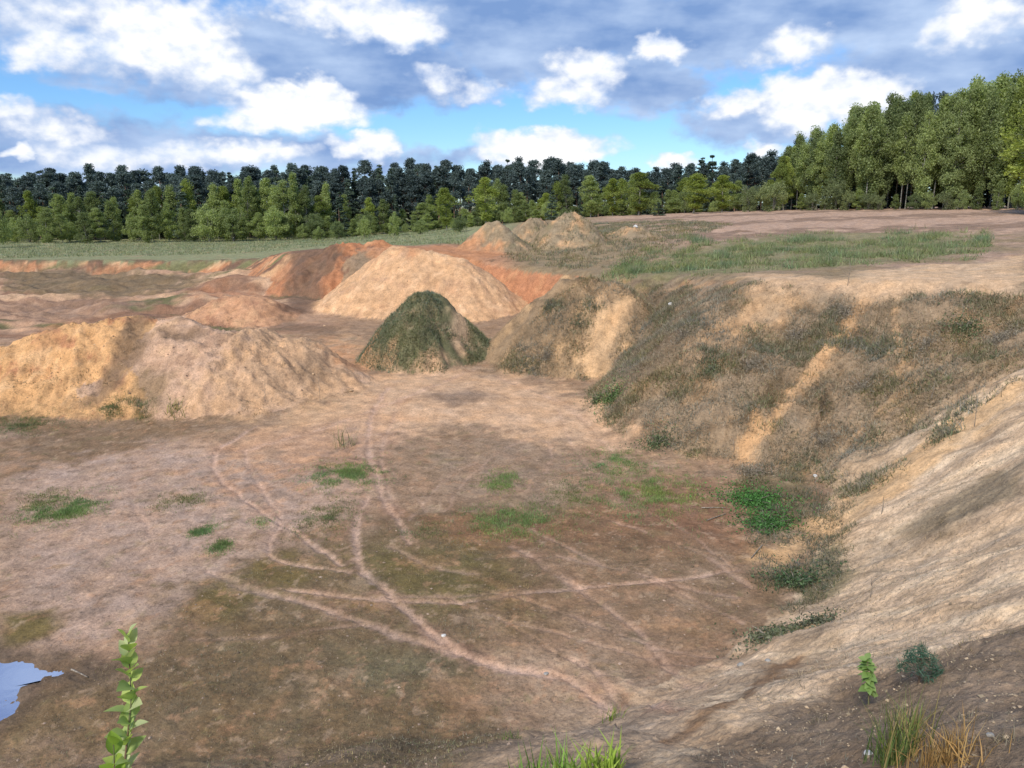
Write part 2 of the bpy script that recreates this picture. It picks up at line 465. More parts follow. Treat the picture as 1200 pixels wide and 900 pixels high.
# near sand slope: pale sand, streaked down the fall line
nb = (GID == 2) * sst(GX, 0, 2) * (1 - sst(GY, 19, 23))
lay(nb, C3(.52, .39, .255))
st = fbm(GARC * 1.6, GD * .22, 5, 261, .6); st2 = fbm(GARC * .55, GD * .12, 4, 263)
lay(nb * sst(st, .05, .3), C3(.60, .47, .315)); lay(nb * sst(-st, .06, .28), C3(.39, .29, .19)); lay(nb * sst(st2, .16, .4), C3(.33, .255, .17), .6)
lay(nb * sst(fbm(GARC * 5.0, GD * .5, 4, 265, .6), .12, .3), C3(.30, .225, .145), .55)
lay((GID == 2) * (1 - sst(GX, 0, 2)) * (1 - sst(GY, 14, 20)), C3(.22, .165, .11))
# mounds
MC = {'yellow_heap': (YSAND, C3(.54, .37, .225), C3(.42, .26, .15)), 'grassy_mound': (C3(.115, .115, .06), C3(.15, .135, .075), C3(.22, .175, .105)), 'left_mound': (C3(.51, .305, .14), C3(.52, .345, .185), C3(.34, .165, .085)),
      'bench_mound': (C3(.46, .31, .205), C3(.51, .36, .235), C3(.29, .19, .125)), 'small_mound': (C3(.42, .24, .135), C3(.46, .29, .17), C3(.26, .14, .085)), 'far_heap': (C3(.24, .19, .12), C3(.42, .28, .16), C3(.16, .14, .08)),
      'earth_spur': (C3(.27, .19, .11), C3(.44, .305, .17), C3(.15, .112, .068)), 'red_bank': (C3(.36, .165, .08), C3(.42, .24, .13), C3(.13, .085, .06))}
for i, m in enumerate(MOUNDS):
    k = (GID == 10 + i) * 1.0; a, b, c_ = MC[m['name']]
    an = np.arctan2(GY - m['pts'][:, 1].mean(), GX - m['pts'][:, 0].mean())
    lay(k, a); lay(k * sst(lum3 + .4 * fbm(GX * .8, GZ * 1.1, 3, 271 + i), .0, .35), b); lay(k * sst(fbm(GX * .5 + GZ * .5, GY * .3 + GZ * .7, 5, 281 + i, .6) + .35 * lum2, .10, .30), c_, .85)

# 2. patches
fm = is_floor * 1.0
patch([(0, 500), (120, 500), (240, 520), (420, 560), (400, 640), (320, 660), (190, 740), (100, 780), (0, 770)], C3(.36, .262, .198), .92, 1.0, 1.2)
patch([(0, 478), (120, 492), (260, 498), (180, 520), (60, 545), (0, 560)], C3(.16, .108, .06), .85, .8, 1.8)
patch([(200, 690), (330, 640), (480, 600), (620, 585), (800, 600), (890, 680), (880, 740), (700, 720), (580, 740), (560, 800), (610, 850), (560, 899), (330, 899), (0, 899), (0, 835), (95, 790), (190, 740)], C3(.15, .108, .058), .93, .8, 1.8)
patch([(470, 600), (600, 610), (720, 590), (850, 600), (870, 650), (700, 645), (560, 655)], C3(.21, .115, .065), .6, .6, 1.2)
patch([(620, 640), (860, 640), (900, 700), (860, 770), (800, 800), (680, 760)], C3(.22, .15, .095), .7, .8, 1.4)
patch([(400, 640), (580, 640), (600, 690), (520, 720), (430, 700)], C3(.115, .098, .034), .7, .6, .9)
patch([(230, 690), (330, 645), (400, 665), (330, 700), (230, 740)], C3(.125, .10, .036), .75, .4, .8)
patch([(380, 760), (520, 760), (540, 800), (420, 810)], C3(.13, .125, .075), .6, .4, .8)
patch([(580, 770), (700, 760), (830, 800), (790, 860), (720, 899), (560, 899), (640, 850)], C3(.34, .255, .175), .8, .5, .9)
patch([(0, 720), (60, 715), (70, 735), (30, 755), (0, 760)], C3(.12, .095, .028), .9, .2, .3)
patch([(200, 760), (420, 740), (560, 780), (560, 870), (400, 899), (150, 899)], C3(.10, .083, .052), .5, .6, 1.0, clump=.3)
patch([(380, 500), (430, 440), (520, 425), (600, 440), (690, 470), (730, 525), (640, 520), (560, 500), (480, 510)], C3(.43, .30, .195), .85, 1.0, 2.0)
patch([(300, 520), (420, 480), (480, 505), (420, 545), (330, 550)], C3(.38, .25, .175), .7, 1.0, 1.5)
patch([(560, 510), (660, 520), (720, 560), (640, 600), (520, 580), (480, 530)], C3(.24, .18, .125), .7, .8, 1.8)
patch([(490, 465), (550, 455), (580, 465), (530, 475)], C3(.16, .125, .10), .7, .5, 1.2)
patch([(700, 570), (820, 560), (880, 600), (860, 640), (740, 610)], C3(.18, .10, .06), .6, .5, .8)
patch([(270, 400), (400, 385), (440, 420), (420, 470), (300, 490), (230, 480)], C3(.43, .285, .165), .8, 1.0, 2.0)
patch([(380, 395), (440, 400), (430, 440), (390, 430)], C3(.40, .20, .10), .6, .8, 1.5)
patch([(330, 490), (420, 450), (470, 470), (430, 510)], C3(.44, .29, .17), .6, .8, 1.5)
patch([(0, 320), (150, 318), (240, 326), (215, 342), (90, 348), (0, 345)], C3(.14, .11, .065), .85, 1.2, 4.0)
patch([(240, 335), (330, 338), (320, 350), (230, 348)], C3(.30, .15, .085), .7, 1.0, 2.5)
patch([(0, 355), (120, 350), (180, 356), (100, 372), (0, 372)], C3(.22, .15, .105), .7, .8, 2.5)
patch([(215, 374), (330, 372), (400, 384), (395, 394), (300, 382), (220, 384)], C3(.17, .115, .075), .8, .5, 1.2)
# dark rills and slumps on the two sand mounds
patch([(155, 372), (185, 372), (175, 410), (120, 470), (92, 478), (120, 440)], C3(.17, .115, .07), .85, .35, .6)
patch([(185, 385), (240, 392), (225, 402), (190, 398)], C3(.16, .11, .07), .8, .3, .6)
patch([(160, 430), (200, 440), (190, 480), (155, 480)], C3(.16, .12, .07), .7, .4, .9)
patch([(345, 420), (385, 420), (390, 445), (355, 450)], C3(.18, .13, .085), .6, .4, .9)
patch([(40, 385), (80, 378), (70, 400), (45, 405)], C3(.36, .19, .09), .6, .3, .8)
patch([(370, 290), (335, 330), (330, 365), (360, 368), (380, 330), (400, 300)], C3(.13, .085, .058), .85, .5, 1.0)
patch([(450, 282), (520, 288), (585, 290), (590, 300), (480, 300), (430, 294)], C3(.38, .19, .095), .8, .5, 1.2)
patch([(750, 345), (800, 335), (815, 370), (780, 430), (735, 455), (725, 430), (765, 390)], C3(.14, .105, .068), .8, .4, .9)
patch([(528, 372), (548, 376), (556, 408), (535, 412), (522, 395)], C3(.40, .29, .19), .8, .3, .6)
# spur and right bank
patch([(690, 350), (745, 350), (735, 400), (700, 435), (675, 425)], C3(.47, .32, .18), .85, .6, 1.0)
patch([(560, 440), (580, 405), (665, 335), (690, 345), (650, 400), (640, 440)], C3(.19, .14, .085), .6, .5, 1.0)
patch([(1026, 338), (1003, 378), (948, 450), (905, 510), (862, 548), (858, 530), (900, 490), (938, 440), (985, 380), (1012, 340)], C3(.46, .295, .155), .85, .2, .55)
patch([(870, 335), (930, 340), (915, 375), (870, 385)], C3(.46, .31, .175), .6, .4, .8)
patch([(790, 420), (830, 370), (880, 380), (830, 450)], C3(.37, .24, .13), .4, .5, 1.0)
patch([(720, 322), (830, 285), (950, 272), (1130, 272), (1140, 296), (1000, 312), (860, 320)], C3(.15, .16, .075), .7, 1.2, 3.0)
patch([(870, 320), (1000, 330), (1200, 318), (1200, 345), (1050, 352), (960, 340), (880, 335)], C3(.47, .335, .21), .9, .5, .6)
patch([(1000, 318), (1200, 300), (1200, 330), (1000, 335)], C3(.50, .36, .225), .85, .5, .7)
# right foreground
patch([(780, 893), (900, 835), (1010, 795), (1110, 770), (1200, 735), (1260, 700), (1300, 899), (1200, 960), (900, 960), (780, 930)], C3(.155, .118, .082), .93, .25, .6)
patch([(1130, 800), (1200, 780), (1200, 840), (1120, 850)], C3(.25, .19, .135), .6, .2, .4)
patch([(900, 665), (980, 640), (1000, 680), (940, 710)], C3(.12, .12, .06), .7, .3, .5)
patch([(1050, 620), (1150, 560), (1200, 540), (1200, 580), (1100, 625)], C3(.19, .155, .10), .8, .25, .6)
patch([(860, 560), (940, 540), (960, 600), (900, 640)], C3(.13, .115, .06), .7, .3, .6)
patch([(850, 800), (960, 730), (990, 740), (880, 815)], C3(.15, .115, .075), .45, .3, .6)

patch([(880, 655), (960, 600), (1060, 535), (1200, 445), (1200, 470), (1080, 560), (980, 625), (900, 668)], C3(.52, .345, .175), .7, .3, .7)
# crumbs of other soil turned up on the floor
for sd_, cc_, th_ in ((341, C3(.38, .225, .13), .16), (342, C3(.12, .085, .05), .15), (343, C3(.42, .31, .21), .2), (344, C3(.17, .15, .07), .24)):
    n_ = fbm(GX * .55, GY * .55, 6, sd_, .65)
    lay((GID == 0) * sst(n_, th_, th_ + .14) * (GY < 42), cc_, .28)
    n_ = fbm(GX * 2.2, GY * 2.2, 5, sd_ + 9, .65)
    lay((GID == 0) * sst(n_, th_ + .04, th_ + .16) * (GY < 42), cc_, .42)
patch([(230, 545), (330, 505), (430, 500), (440, 545), (330, 590), (260, 590)], C3(.39, .235, .14), .55, 1.0, 2.0, clump=.25)
patch([(380, 505), (430, 440), (520, 425), (600, 440), (690, 470), (730, 525), (640, 515), (560, 495), (480, 505)], C3(.50, .335, .205), .8, 1.0, 2.0)
patch([(240, 520), (330, 500), (440, 470), (470, 490), (380, 530), (280, 545)], C3(.44, .28, .17), .6, .9, 1.8)
patch([(300, 490), (420, 470), (440, 485), (330, 505)], C3(.50, .335, .20), .6, .8, 1.5)
patch([(490, 462), (550, 455), (585, 465), (530, 476)], C3(.18, .135, .10), .75, .5, 1.2)
patch([(775, 870), (830, 848), (900, 802), (930, 775), (905, 782), (840, 825)], C3(.20, .125, .07), .85, .12, .35)
# 3. bike tracks: pale compressed ruts with a raised shoulder
TRACKS = [([(455, 455), (437, 480), (431, 510), (436, 550), (452, 590), (482, 635)], .20, .75), ([(470, 470), (446, 520), (448, 560), (470, 600)], .16, .4),
          ([(430, 585), (414, 615), (418, 655), (448, 692), (498, 738), (545, 768), (612, 786), (700, 800), (790, 830)], .19, 1.0),
          ([(300, 500), (240, 535), (262, 568), (318, 608), (368, 638), (402, 662)], .15, .85), ([(286, 528), (298, 566), (326, 602), (350, 628)], .12, .6),
          ([(330, 612), (308, 648), (330, 662), (412, 669)], .14, .7), ([(245, 670), (300, 695), (370, 708), (455, 742), (545, 768)], .2, .65), ([(330, 690), (420, 702), (520, 708), (640, 692), (780, 682), (865, 667)], .13, .7),
          ([(600, 640), (680, 690), (760, 748), (865, 800)], .17, .45), ([(560, 655), (640, 650), (720, 665), (800, 688), (860, 700)], .12, .45), ([(540, 720), (640, 735), (740, 770), (840, 780)], .12, .35),
          ([(690, 600), (760, 625), (830, 650), (880, 690)], .12, .4), ([(460, 640), (500, 665), (560, 672)], .2, .4), ([(160, 560), (152, 590), (178, 628)], .12, .4), ([(520, 600), (545, 560), (600, 520), (640, 510), (650, 545), (615, 575)], .11, .35),
          ([(560, 430), (500, 455), (440, 480), (330, 520), (200, 540)], .22, .5), ([(580, 440), (660, 470), (690, 500), (720, 530)], .25, .35), ([(220, 750), (330, 745), (430, 732)], .11, .3), ([(480, 610), (520, 560), (560, 540)], .1, .35),
          ([(560, 690), (660, 715), (760, 760), (850, 770)], .1, .4), ([(640, 760), (720, 790), (800, 838)], .12, .4), ([(620, 620), (700, 660), (790, 690), (870, 730)], .1, .4), ([(500, 690), (580, 720), (660, 770), (740, 800)], .1, .35), ([(440, 700), (520, 700), (600, 692)], .12, .4), ([(655, 480), (668, 520), (700, 560), (770, 590)], .1, .3), ([(760, 600), (810, 625), (860, 668)], .09, .45), ([(400, 520), (470, 560), (500, 600)], .09, .3)]
zrut = np.zeros_like(GZ)
for pts, w, s_ in TRACKS:
    q = wpoly(pts)
    for _ in range(2):      # corner cutting
        q2 = [q[0]]
        for i in range(len(q) - 1): q2 += [q[i] * .75 + q[i + 1] * .25, q[i] * .25 + q[i + 1] * .75]
        q = np.array(q2 + [q[-1]])
    lo = q.min(0) - 2; hi = q.max(0) + 2
    sel = (GX > lo[0]) & (GX < hi[0]) & (GY > lo[1]) & (GY < hi[1])
    x, y = GX[sel], GY[sel]
    x2 = x + .12 * fbm(x * .8, y * .8, 2, 301); y2 = y + .12 * fbm(x * .8, y * .8, 2, 302)
    d, arc = seg_dist(x2, y2, q)
    wv = w * .52 * (1.0 + .7 * fbm(arc * .5, arc * 0 + pts[0][0] * .01, 3, 311) + .7 * lum2[sel] + .9 * fbm(x * 5, y * 5, 3, 312, .65))
    brk = sst(fbm(arc * .5 + pts[0][0], arc * 0 + 3, 3, 313) + .3 * lum2[sel], -.7 if s_ > .6 else -.3, .1)
    core = (1 - sst(d, wv * .2, wv * 1.7)) * brk * (.45 + .55 * sst(fbm(x * 3.5, y * 3.5, 4, 315, .65) + .15, -.25, .2))
    halo = (1 - sst(d + .6 * lum2[sel], wv * 1.2, wv * 4.5)) * .5 * s_ * sst(lum3[sel] + .5 * lum2[sel], -.3, .3)
    for mm, cc in ((halo, C3(.29, .19, .14)), (np.minimum(core * s_ * .9, .7), C3(.46, .325, .245))):
        m_ = np.clip(mm, 0, 1)[:, None]
        CO[sel] = CO[sel] * (1 - m_) + cc * m_
    zrut[sel] += (-.03 * (1 - sst(d, wv * .3, wv * 1.1)) + .006 * np.exp(-((d - wv * 1.5) / (wv * .5)) ** 2)) * min(1, s_ + .2)
GZ = GZ + zrut

# puddle hollow
PUD = wpoly([(-60, 770), (0, 772), (40, 777), (88, 783), (98, 789), (40, 797), (22, 806), (26, 818), (8, 836), (-20, 842), (-70, 840)])
d, _ = seg_dist(GX, GY, PUD, True); d = np.where(inside(GX, GY, PUD), d, -d)
GZ = GZ - .06 * sst(d + .3 * lum2 + .2 * fbm(GX * 4, GY * 4, 3, 351), -.25, .2) * (GID == 0)
lay(sst(d + .3 * lum2, -.9, .0), C3(.095, .072, .05), .85)
wet_z = float(np.median(GZ[(d > -.05) & (d < .15)])) + .012

# pebbly variation that belongs to the soil itself
CO *= (1 + .20 * lum2 + .13 * lum1)[..., None]
CO[..., 0] *= 1 + .10 * lum3; CO[..., 2] *= 1 - .14 * lum3
CO *= (1 + .05 * fbm(GX * 5, GY * 5, 3, 331))[..., None]
CO *= np.array([1.14, 1.055, 1.0], np.float32)
CO = np.clip(CO, .02, .75)
veg = ((GID == 2) & (GX > -3) & (GY > 20)).astype(np.float32) * sst(.19 / np.maximum(CO[..., 0], .05), .6, 1.0)


# ------------------------------------------------------------------ object helpers
def tag(o, label=None, cat=None, group=None, kind=None):
    for k, v in (('label', label), ('category', cat), ('group', group), ('kind', kind)):
        if v: o[k] = v
    return o


def np_mesh(name, verts, faces, mat, cols=None, smooth=False):
    """faces: (n,3) or (n,4) int array"""
    me = bpy.data.meshes.new(name)
    verts = np.ascontiguousarray(verts, np.float32); faces = np.ascontiguousarray(faces, np.int32)
    n, k = faces.shape
    me.vertices.add(len(verts)); me.vertices.foreach_set('co', verts.ravel())
    me.loops.add(n * k); me.loops.foreach_set('vertex_index', faces.ravel())
    me.polygons.add(n); me.polygons.foreach_set('loop_start', np.arange(n, dtype=np.int32) * k)
    if smooth: me.polygons.foreach_set('use_smooth', np.ones(n, bool))
    else: me.polygons.foreach_set('use_smooth', np.zeros(n, bool))
    if cols is not None:
        a = me.color_attributes.new('Col', 'FLOAT_COLOR', 'POINT')
        c4 = np.ones((len(verts), 4), np.float32); c4[:, :3] = cols
        a.data.foreach_set('color', c4.ravel())
    me.update(calc_edges=True); me.validate()
    me.materials.append(mat)
    return me


def link_obj(name, me, parent=None, loc=None):
    o = bpy.data.objects.new(name, me); COL.objects.link(o)
    if parent is not None: o.parent = parent
    if loc is not None: o.location = loc
    return o


def new_mat(name):
    m = bpy.data.materials.new(name); m.use_nodes = True
    nt = m.node_tree; b = nt.nodes['Principled BSDF']
    return m, nt, b


def soil_mat():
    m, nt, b = new_mat('soil')
    at_ = nt.nodes.new('ShaderNodeAttribute'); at_.attribute_name = 'Col'
    tc = nt.nodes.new('ShaderNodeTexCoord'); P = S(nt, tc.outputs['Object'])
    n1 = noise(nt, P, 2.3, 8, .65); n2 = noise(nt, P, 14, 6, .7); n3 = noise(nt, P, 55, 3, .6)
    v = nt.nodes.new('ShaderNodeTexVoronoi'); v.inputs['Scale'].default_value = 9.0; v.inputs['Randomness'].default_value = 1
    nt.links.new(P.k, v.inputs['Vector'])
    vd = S(nt, v.outputs['Distance'])
    k = (n1 - .5) * 1.4 + (n2 - .5) * 1.3 + (n3 - .5) * .8 + 1.0
    k = k.max(.35)
    km = nt.nodes.new('ShaderNodeVectorMath'); km.operation = 'SCALE'
    nt.links.new(at_.outputs['Color'], km.inputs[0]); nt.links.new(k.k, km.inputs['Scale'])
    colr = S(nt, km.outputs[0])
    # scattered litter: dark crumbs and pale straw
    crumbs = noise(nt, P, 17, 5, .8).step(.545, .63)
    colr = mixc(nt, crumbs * .5, colr, (.075, .058, .038))
    straw = noise(nt, P, 13, 5, .85).step(.58, .66)
    colr = mixc(nt, straw * .28, colr, (.45, .36, .24))
    nt.links.new(colr.k, b.inputs['Base Color'])
    b.inputs['Roughness'].default_value = .95
    b.inputs['Specular IOR Level'].default_value = .15
    h = (n1 * .5 + n2 * .35 + n3 * .12 + vd * .12)
    bm = nt.nodes.new('ShaderNodeBump'); bm.inputs['Strength'].default_value = .8; bm.inputs['Distance'].default_value = .10
    nt.links.new(h.k, bm.inputs['Height']); nt.links.new(bm.outputs[0], b.inputs['Normal'])
    return m


def leaf_mat(name, base, trans=.35, jitter=.25, rough=.6, use_col=False, spec=.25):
    m, nt, b = new_mat(name)
    oi = nt.nodes.new('ShaderNodeObjectInfo'); geo = nt.nodes.new('ShaderNodeNewGeometry')
    rnd = S(nt, oi.outputs['Random']); isl = S(nt, geo.outputs['Random Per Island'])
    if use_col:
        a = nt.nodes.new('ShaderNodeAttribute'); a.attribute_name = 'Col'; c0 = S(nt, a.outputs['Color'])
    else:
        c0 = mixc(nt, rnd, [v * (1 - jitter) for v in base], [base[0] * (1 + jitter * 1.3), base[1] * (1 + jitter), base[2] * (1 + jitter * .6)])
    sc_ = nt.nodes.new('ShaderNodeVectorMath'); sc_.operation = 'SCALE'
    nt.links.new(c0.k, sc_.inputs[0]); nt.links.new((isl * .7 + .65).k, sc_.inputs['Scale'])
    col = S(nt, sc_.outputs[0])
    nt.links.new(col.k, b.inputs['Base Color']); b.inputs['Roughness'].default_value = rough; b.inputs['Specular IOR Level'].default_value = spec
    tr = nt.nodes.new('ShaderNodeBsdfTranslucent')
    tcol = mixc(nt, 1.0, col, (1.2, 1.25, .6), 'MULTIPLY'); nt.links.new(tcol.k, tr.inputs['Color'])
    mx = nt.nodes.new('ShaderNodeMixShader'); mx.inputs[0].default_value = trans
    nt.links.new(b.outputs[0], mx.inputs[1]); nt.links.new(tr.outputs[0], mx.inputs[2])
    nt.links.new(mx.outputs[0], nt.nodes['Material Output'].inputs['Surface'])
    return m


def bark_mat(name, a, b_, scale=6, bands=False):
    m, nt, b = new_mat(name)
    tc = nt.nodes.new('ShaderNodeTexCoord'); x, y, z = sep(nt, S(nt, tc.outputs['Object']))
    p = comb(nt, x, y, z * (3.0 if bands else .3))
    n = noise(nt, p, scale, 5, .65)
    c = mixc(nt, n.step(.42, .62), a, b_)
    nt.links.new(c.k, b.inputs['Base Color']); b.inputs['Roughness'].default_value = .9
    bm = nt.nodes.new('ShaderNodeBump'); bm.inputs['Strength'].default_value = .5; bm.inputs['Distance'].default_value = .03
    nt.links.new(n.k, bm.inputs['Height']); nt.links.new(bm.outputs[0], b.inputs['Normal'])
    return m


M_SOIL = soil_mat()
M_VEG = leaf_mat('vegetation', (.1, .1, .1), .25, use_col=True)
M_TWIG = bark_mat('dead_wood', (.16, .13, .10), (.33, .28, .22), 20)

# ------------------------------------------------------------------ terrain objects: one sheet, split by landform
reg = np.zeros((NR, NT), int)
reg[GID == 0] = 0
reg[GID == 1] = np.where((GX[GID == 1] < -12) & (GY[GID == 1] > 50), 3, 1)
b_ = GID == 2
reg[b_] = np.where((GX[b_] < -7) & (GY[b_] > 45), 6, np.where(GY[b_] > 43, 5, 2))
for i in range(len(MOUNDS)): reg[GID == 10 + i] = 10 + i
REG = {0: ('pit_floor', 'brown trampled quarry floor crossed by pale tyre tracks', 'ground'),
       1: ('plateau', 'scrubby level ground above the quarry on the far side', 'ground'),
       2: ('quarry_bank', 'long sandy slope with dry scrub curving round the quarry floor', 'slope'),
       3: ('field', 'flat grassy field between quarry edge and far forest', 'field'),
       19: ('earth_spur', 'brown earth spur with a yellow sand scar beside the grassy mound', 'mound'),
       5: ('cut_bank', 'steep orange cut face behind the big yellow sand heap', 'slope'),
       6: ('edge_bank', 'low eroded orange and dark brown bank below the field', 'slope'),
       10: ('sand_heap', 'large smooth yellow sand heap behind the grassy mound', 'mound'),
       11: ('grassy_mound', 'steep pointed mound overgrown with dark green grass', 'mound'),
       12: ('sand_mound', 'yellow eroded sand mound at the edge of the picture', 'mound'),
       13: ('sand_bench', 'broad flat-topped pale sand mound with dark rills', 'mound'),
       14: ('low_mound', 'small low orange mound behind the flat-topped sand mound', 'mound'),
       15: ('soil_heap', 'pointed tan soil heap, tallest on the scrubby plateau', 'mound'),
       16: ('soil_heap', 'soil heap on the plateau just behind the cut orange face', 'mound'),
       17: ('soil_heap', 'small soil heap between two bigger heaps on the plateau', 'mound'),
       18: ('soil_heap', 'low pale soil heap at the far edge of the scrub', 'mound'),
       20: ('red_bank', 'red earth bank with dark topsoil spilling down, left of the sand heap', 'slope')}
VERT = np.stack([GX, GY, GZ], -1).reshape(-1, 3)
ii, jj = np.meshgrid(np.arange(NR - 1), np.arange(NT - 1), indexing='ij')
QUAD = np.stack([ii * NT + jj, ii * NT + jj + 1, (ii + 1) * NT + jj + 1, (ii + 1) * NT + jj], -1).reshape(-1, 4)
freg = reg[:-1, :-1].reshape(-1)
CF = CO.reshape(-1, 3)
# vertex normals of the whole sheet, so that the pieces meet without a seam
g = VERT.reshape(NR, NT, 3)
tu = np.gradient(g, axis=0); tv = np.gradient(g, axis=1)
NORM = np.cross(tv, tu); NORM /= np.linalg.norm(NORM, axis=-1, keepdims=True) + 1e-12
NORM = np.where(NORM[..., 2:] < 0, -NORM, NORM).reshape(-1, 3)
for rid, (name, lab, cat) in REG.items():
    f = QUAD[freg == rid]
    if len(f) == 0: continue
    used, inv = np.unique(f, return_inverse=True)
    me = np_mesh(name, VERT[used], inv.reshape(-1, 4), M_SOIL, CF[used], True)
    try: me.normals_split_custom_set_from_vertices(NORM[used].tolist())
    except Exception as e: print('normals', e)
    tag(link_obj(name, me), lab, cat, kind='structure')
# cap under the camera
k = NT
capv = np.concatenate([VERT[:NT], [[0, 0, VERT[:NT, 2].mean()]]])
capf = np.array([(i + 1, i, NT) for i in range(NT - 1)])
tag(link_obj('standing_ground', np_mesh('standing_ground', capv, capf, M_SOIL, np.concatenate([CF[:NT], CF[:1]]), True)), 'bare soil at the rim where the photographer stands', 'ground', kind='structure')

# puddle
def water_mat():
    m, nt, b = new_mat('muddy_water')
    b.inputs['Base Color'].default_value = (.50, .55, .68, 1); b.inputs['Metallic'].default_value = .75; b.inputs['Roughness'].default_value = .05; b.inputs['IOR'].default_value = 1.33
    b.inputs['Specular IOR Level'].default_value = 1.0
    tc = nt.nodes.new('ShaderNodeTexCoord'); n = noise(nt, S(nt, tc.outputs['Object']), 6, 3, .5)
    bm = nt.nodes.new('ShaderNodeBump'); bm.inputs['Strength'].default_value = .04; bm.inputs['Distance'].default_value = .02
    nt.links.new(n.k, bm.inputs['Height']); nt.links.new(bm.outputs[0], b.inputs['Normal'])
    return m


pc = PUD.mean(0); pp = pc + (PUD - pc) * 1.25
pv = np.concatenate([np.c_[pp, np.full(len(pp), wet_z - .012)], [[pc[0], pc[1], wet_z - .012]]])
pf = np.array([(i, (i + 1) % len(pp), len(pp)) for i in range(len(pp))])
me = np_mesh('puddle', pv, pf, water_mat()); me.flip_normals() if me.polygons[0].normal.z < 0 else None
tag(link_obj('puddle', me), 'shallow blue sky-reflecting puddle on the muddy quarry floor', 'puddle', kind='structure')


# ------------------------------------------------------------------ blades, tufts, clods
def hgt(x, y):
    """height of the built sheet (bilinear on the polar grid)"""
    r = np.hypot(x, y); a = np.degrees(np.arctan2(x, y))
    fi = np.interp(r, rr, np.arange(NR)); fj = np.interp(a, th, np.arange(NT))
    i = np.clip(fi.astype(int), 0, NR - 2); j = np.clip(fj.astype(int), 0, NT - 2); u = fi - i; v = fj - j
    return GZ[i, j] * (1 - u) * (1 - v) + GZ[i + 1, j] * u * (1 - v) + GZ[i, j + 1] * (1 - u) * v + GZ[i + 1, j + 1] * u * v


def gridval(A, x, y):
    r = np.hypot(x, y); a = np.degrees(np.arctan2(x, y))
    i = np.clip(np.rint(np.interp(r, rr, np.arange(NR))).astype(int), 0, NR - 1); j = np.clip(np.rint(np.interp(a, th, np.arange(NT))).astype(int), 0, NT - 1)
    return A[i, j]


def blades(x, y, per, h, w, spread, cols, lean=.5, base_z=None, seed=1, slim=False):
    """tufts at x, y: `per` blades each, two triangles per blade"""
    rg = np.random.default_rng(seed)
    n = len(x) * per
    X = np.repeat(x, per) + rg.normal(0, spread, n); Y = np.repeat(y, per) + rg.normal(0, spread, n)
    Z = hgt(X, Y) - .01 if base_z is None else np.repeat(base_z, per)
    H = np.repeat(np.broadcast_to(h, x.shape), per) * rg.uniform(.45, 1.1, n); a = rg.uniform(0, 2 * math.pi, n); l = np.abs(rg.normal(0, lean, n))
    L = np.c_[np.cos(a) * l, np.sin(a) * l, np.ones(n)]; L /= np.linalg.norm(L, axis=1, keepdims=True)
    s = rg.uniform(0, 2 * math.pi, n); sd = np.c_[np.cos(s), np.sin(s), np.zeros(n)] * (w * rg.uniform(.6, 1.3, n))[:, None]
    b = np.c_[X, Y, Z]; mid = b + L * (H * .55)[:, None]; tip = b + L * H[:, None]; tip[:, :2] += L[:, :2] * (H * .35)[:, None]; tip[:, 2] -= (H * .08) * l
    v = np.stack([b - sd, b + sd, mid + sd * .7, tip, mid - sd * .7], 1).reshape(-1, 3)
    if slim:
        v = np.stack([b - sd, b + sd, tip], 1).reshape(-1, 3); cc = np.asarray(cols, np.float32)
        t1 = fbm(X * .45, Y * .45, 3, seed); t2 = fbm(X * 1.8, Y * 1.8, 3, seed + 7)
        k_ = (rg.uniform(.75, 1.25, n) * (1 + .45 * t2))[:, None] * np.c_[1 + .45 * t1, 1 + .15 * t1, 1 - .25 * t1]
        return v, np.arange(n * 3).reshape(n, 3), np.repeat(cc[rg.integers(0, len(cc), n)] * k_, 3, 0)
    o = np.arange(n)[:, None] * 5
    f = np.concatenate([o + [0, 1, 2], o + [0, 2, 4], o + [4, 2, 3]])
    cc = np.asarray(cols, np.float32); pick = cc[rg.integers(0, len(cc), n)] * rg.uniform(.75, 1.25, n)[:, None]
    return v, f, np.repeat(pick, 5, 0)


def scatter_in(pxs, n, seed=3, soft=True, world_pts=None):
    pts = wpoly(pxs) if world_pts is None else world_pts
    rg = np.random.default_rng(seed); lo, hi = pts.min(0), pts.max(0)
    m = n * 5
    x = rg.uniform(lo[0], hi[0], m); y = rg.uniform(lo[1], hi[1], m)
    k = inside(x + .35 * fbm(x * .9, y * .9, 3, seed), y + .35 * fbm(x * .9, y * .9, 3, seed + 5), pts)
    return x[k][:n], y[k][:n]


def blade_obj(name, parts, label, cat, group=None, kind='stuff', mat=None):
    V, Fc, Cc = [], [], []; o = 0
    for v, f, c in parts:
        V.append(v); Fc.append(f + o); Cc.append(c); o += len(v)
    me = np_mesh(name, np.concatenate(V), np.concatenate(Fc), mat or M_VEG, np.concatenate(Cc))
    return tag(link_obj(name, me), label, cat, group, kind)


DRY = [(.27, .225, .15), (.33, .27, .18), (.19, .155, .105), (.25, .22, .165), (.15, .125, .09)]
DRYG = [(.25, .23, .12), (.18, .19, .09), (.29, .26, .16), (.15, .16, .075)]
GRN = [(.17, .27, .075), (.15, .235, .07), (.21, .29, .095), (.21, .23, .11)]
DGRN = [(.135, .17, .085), (.165, .19, .105), (.19, .195, .12), (.25, .235, .16)]

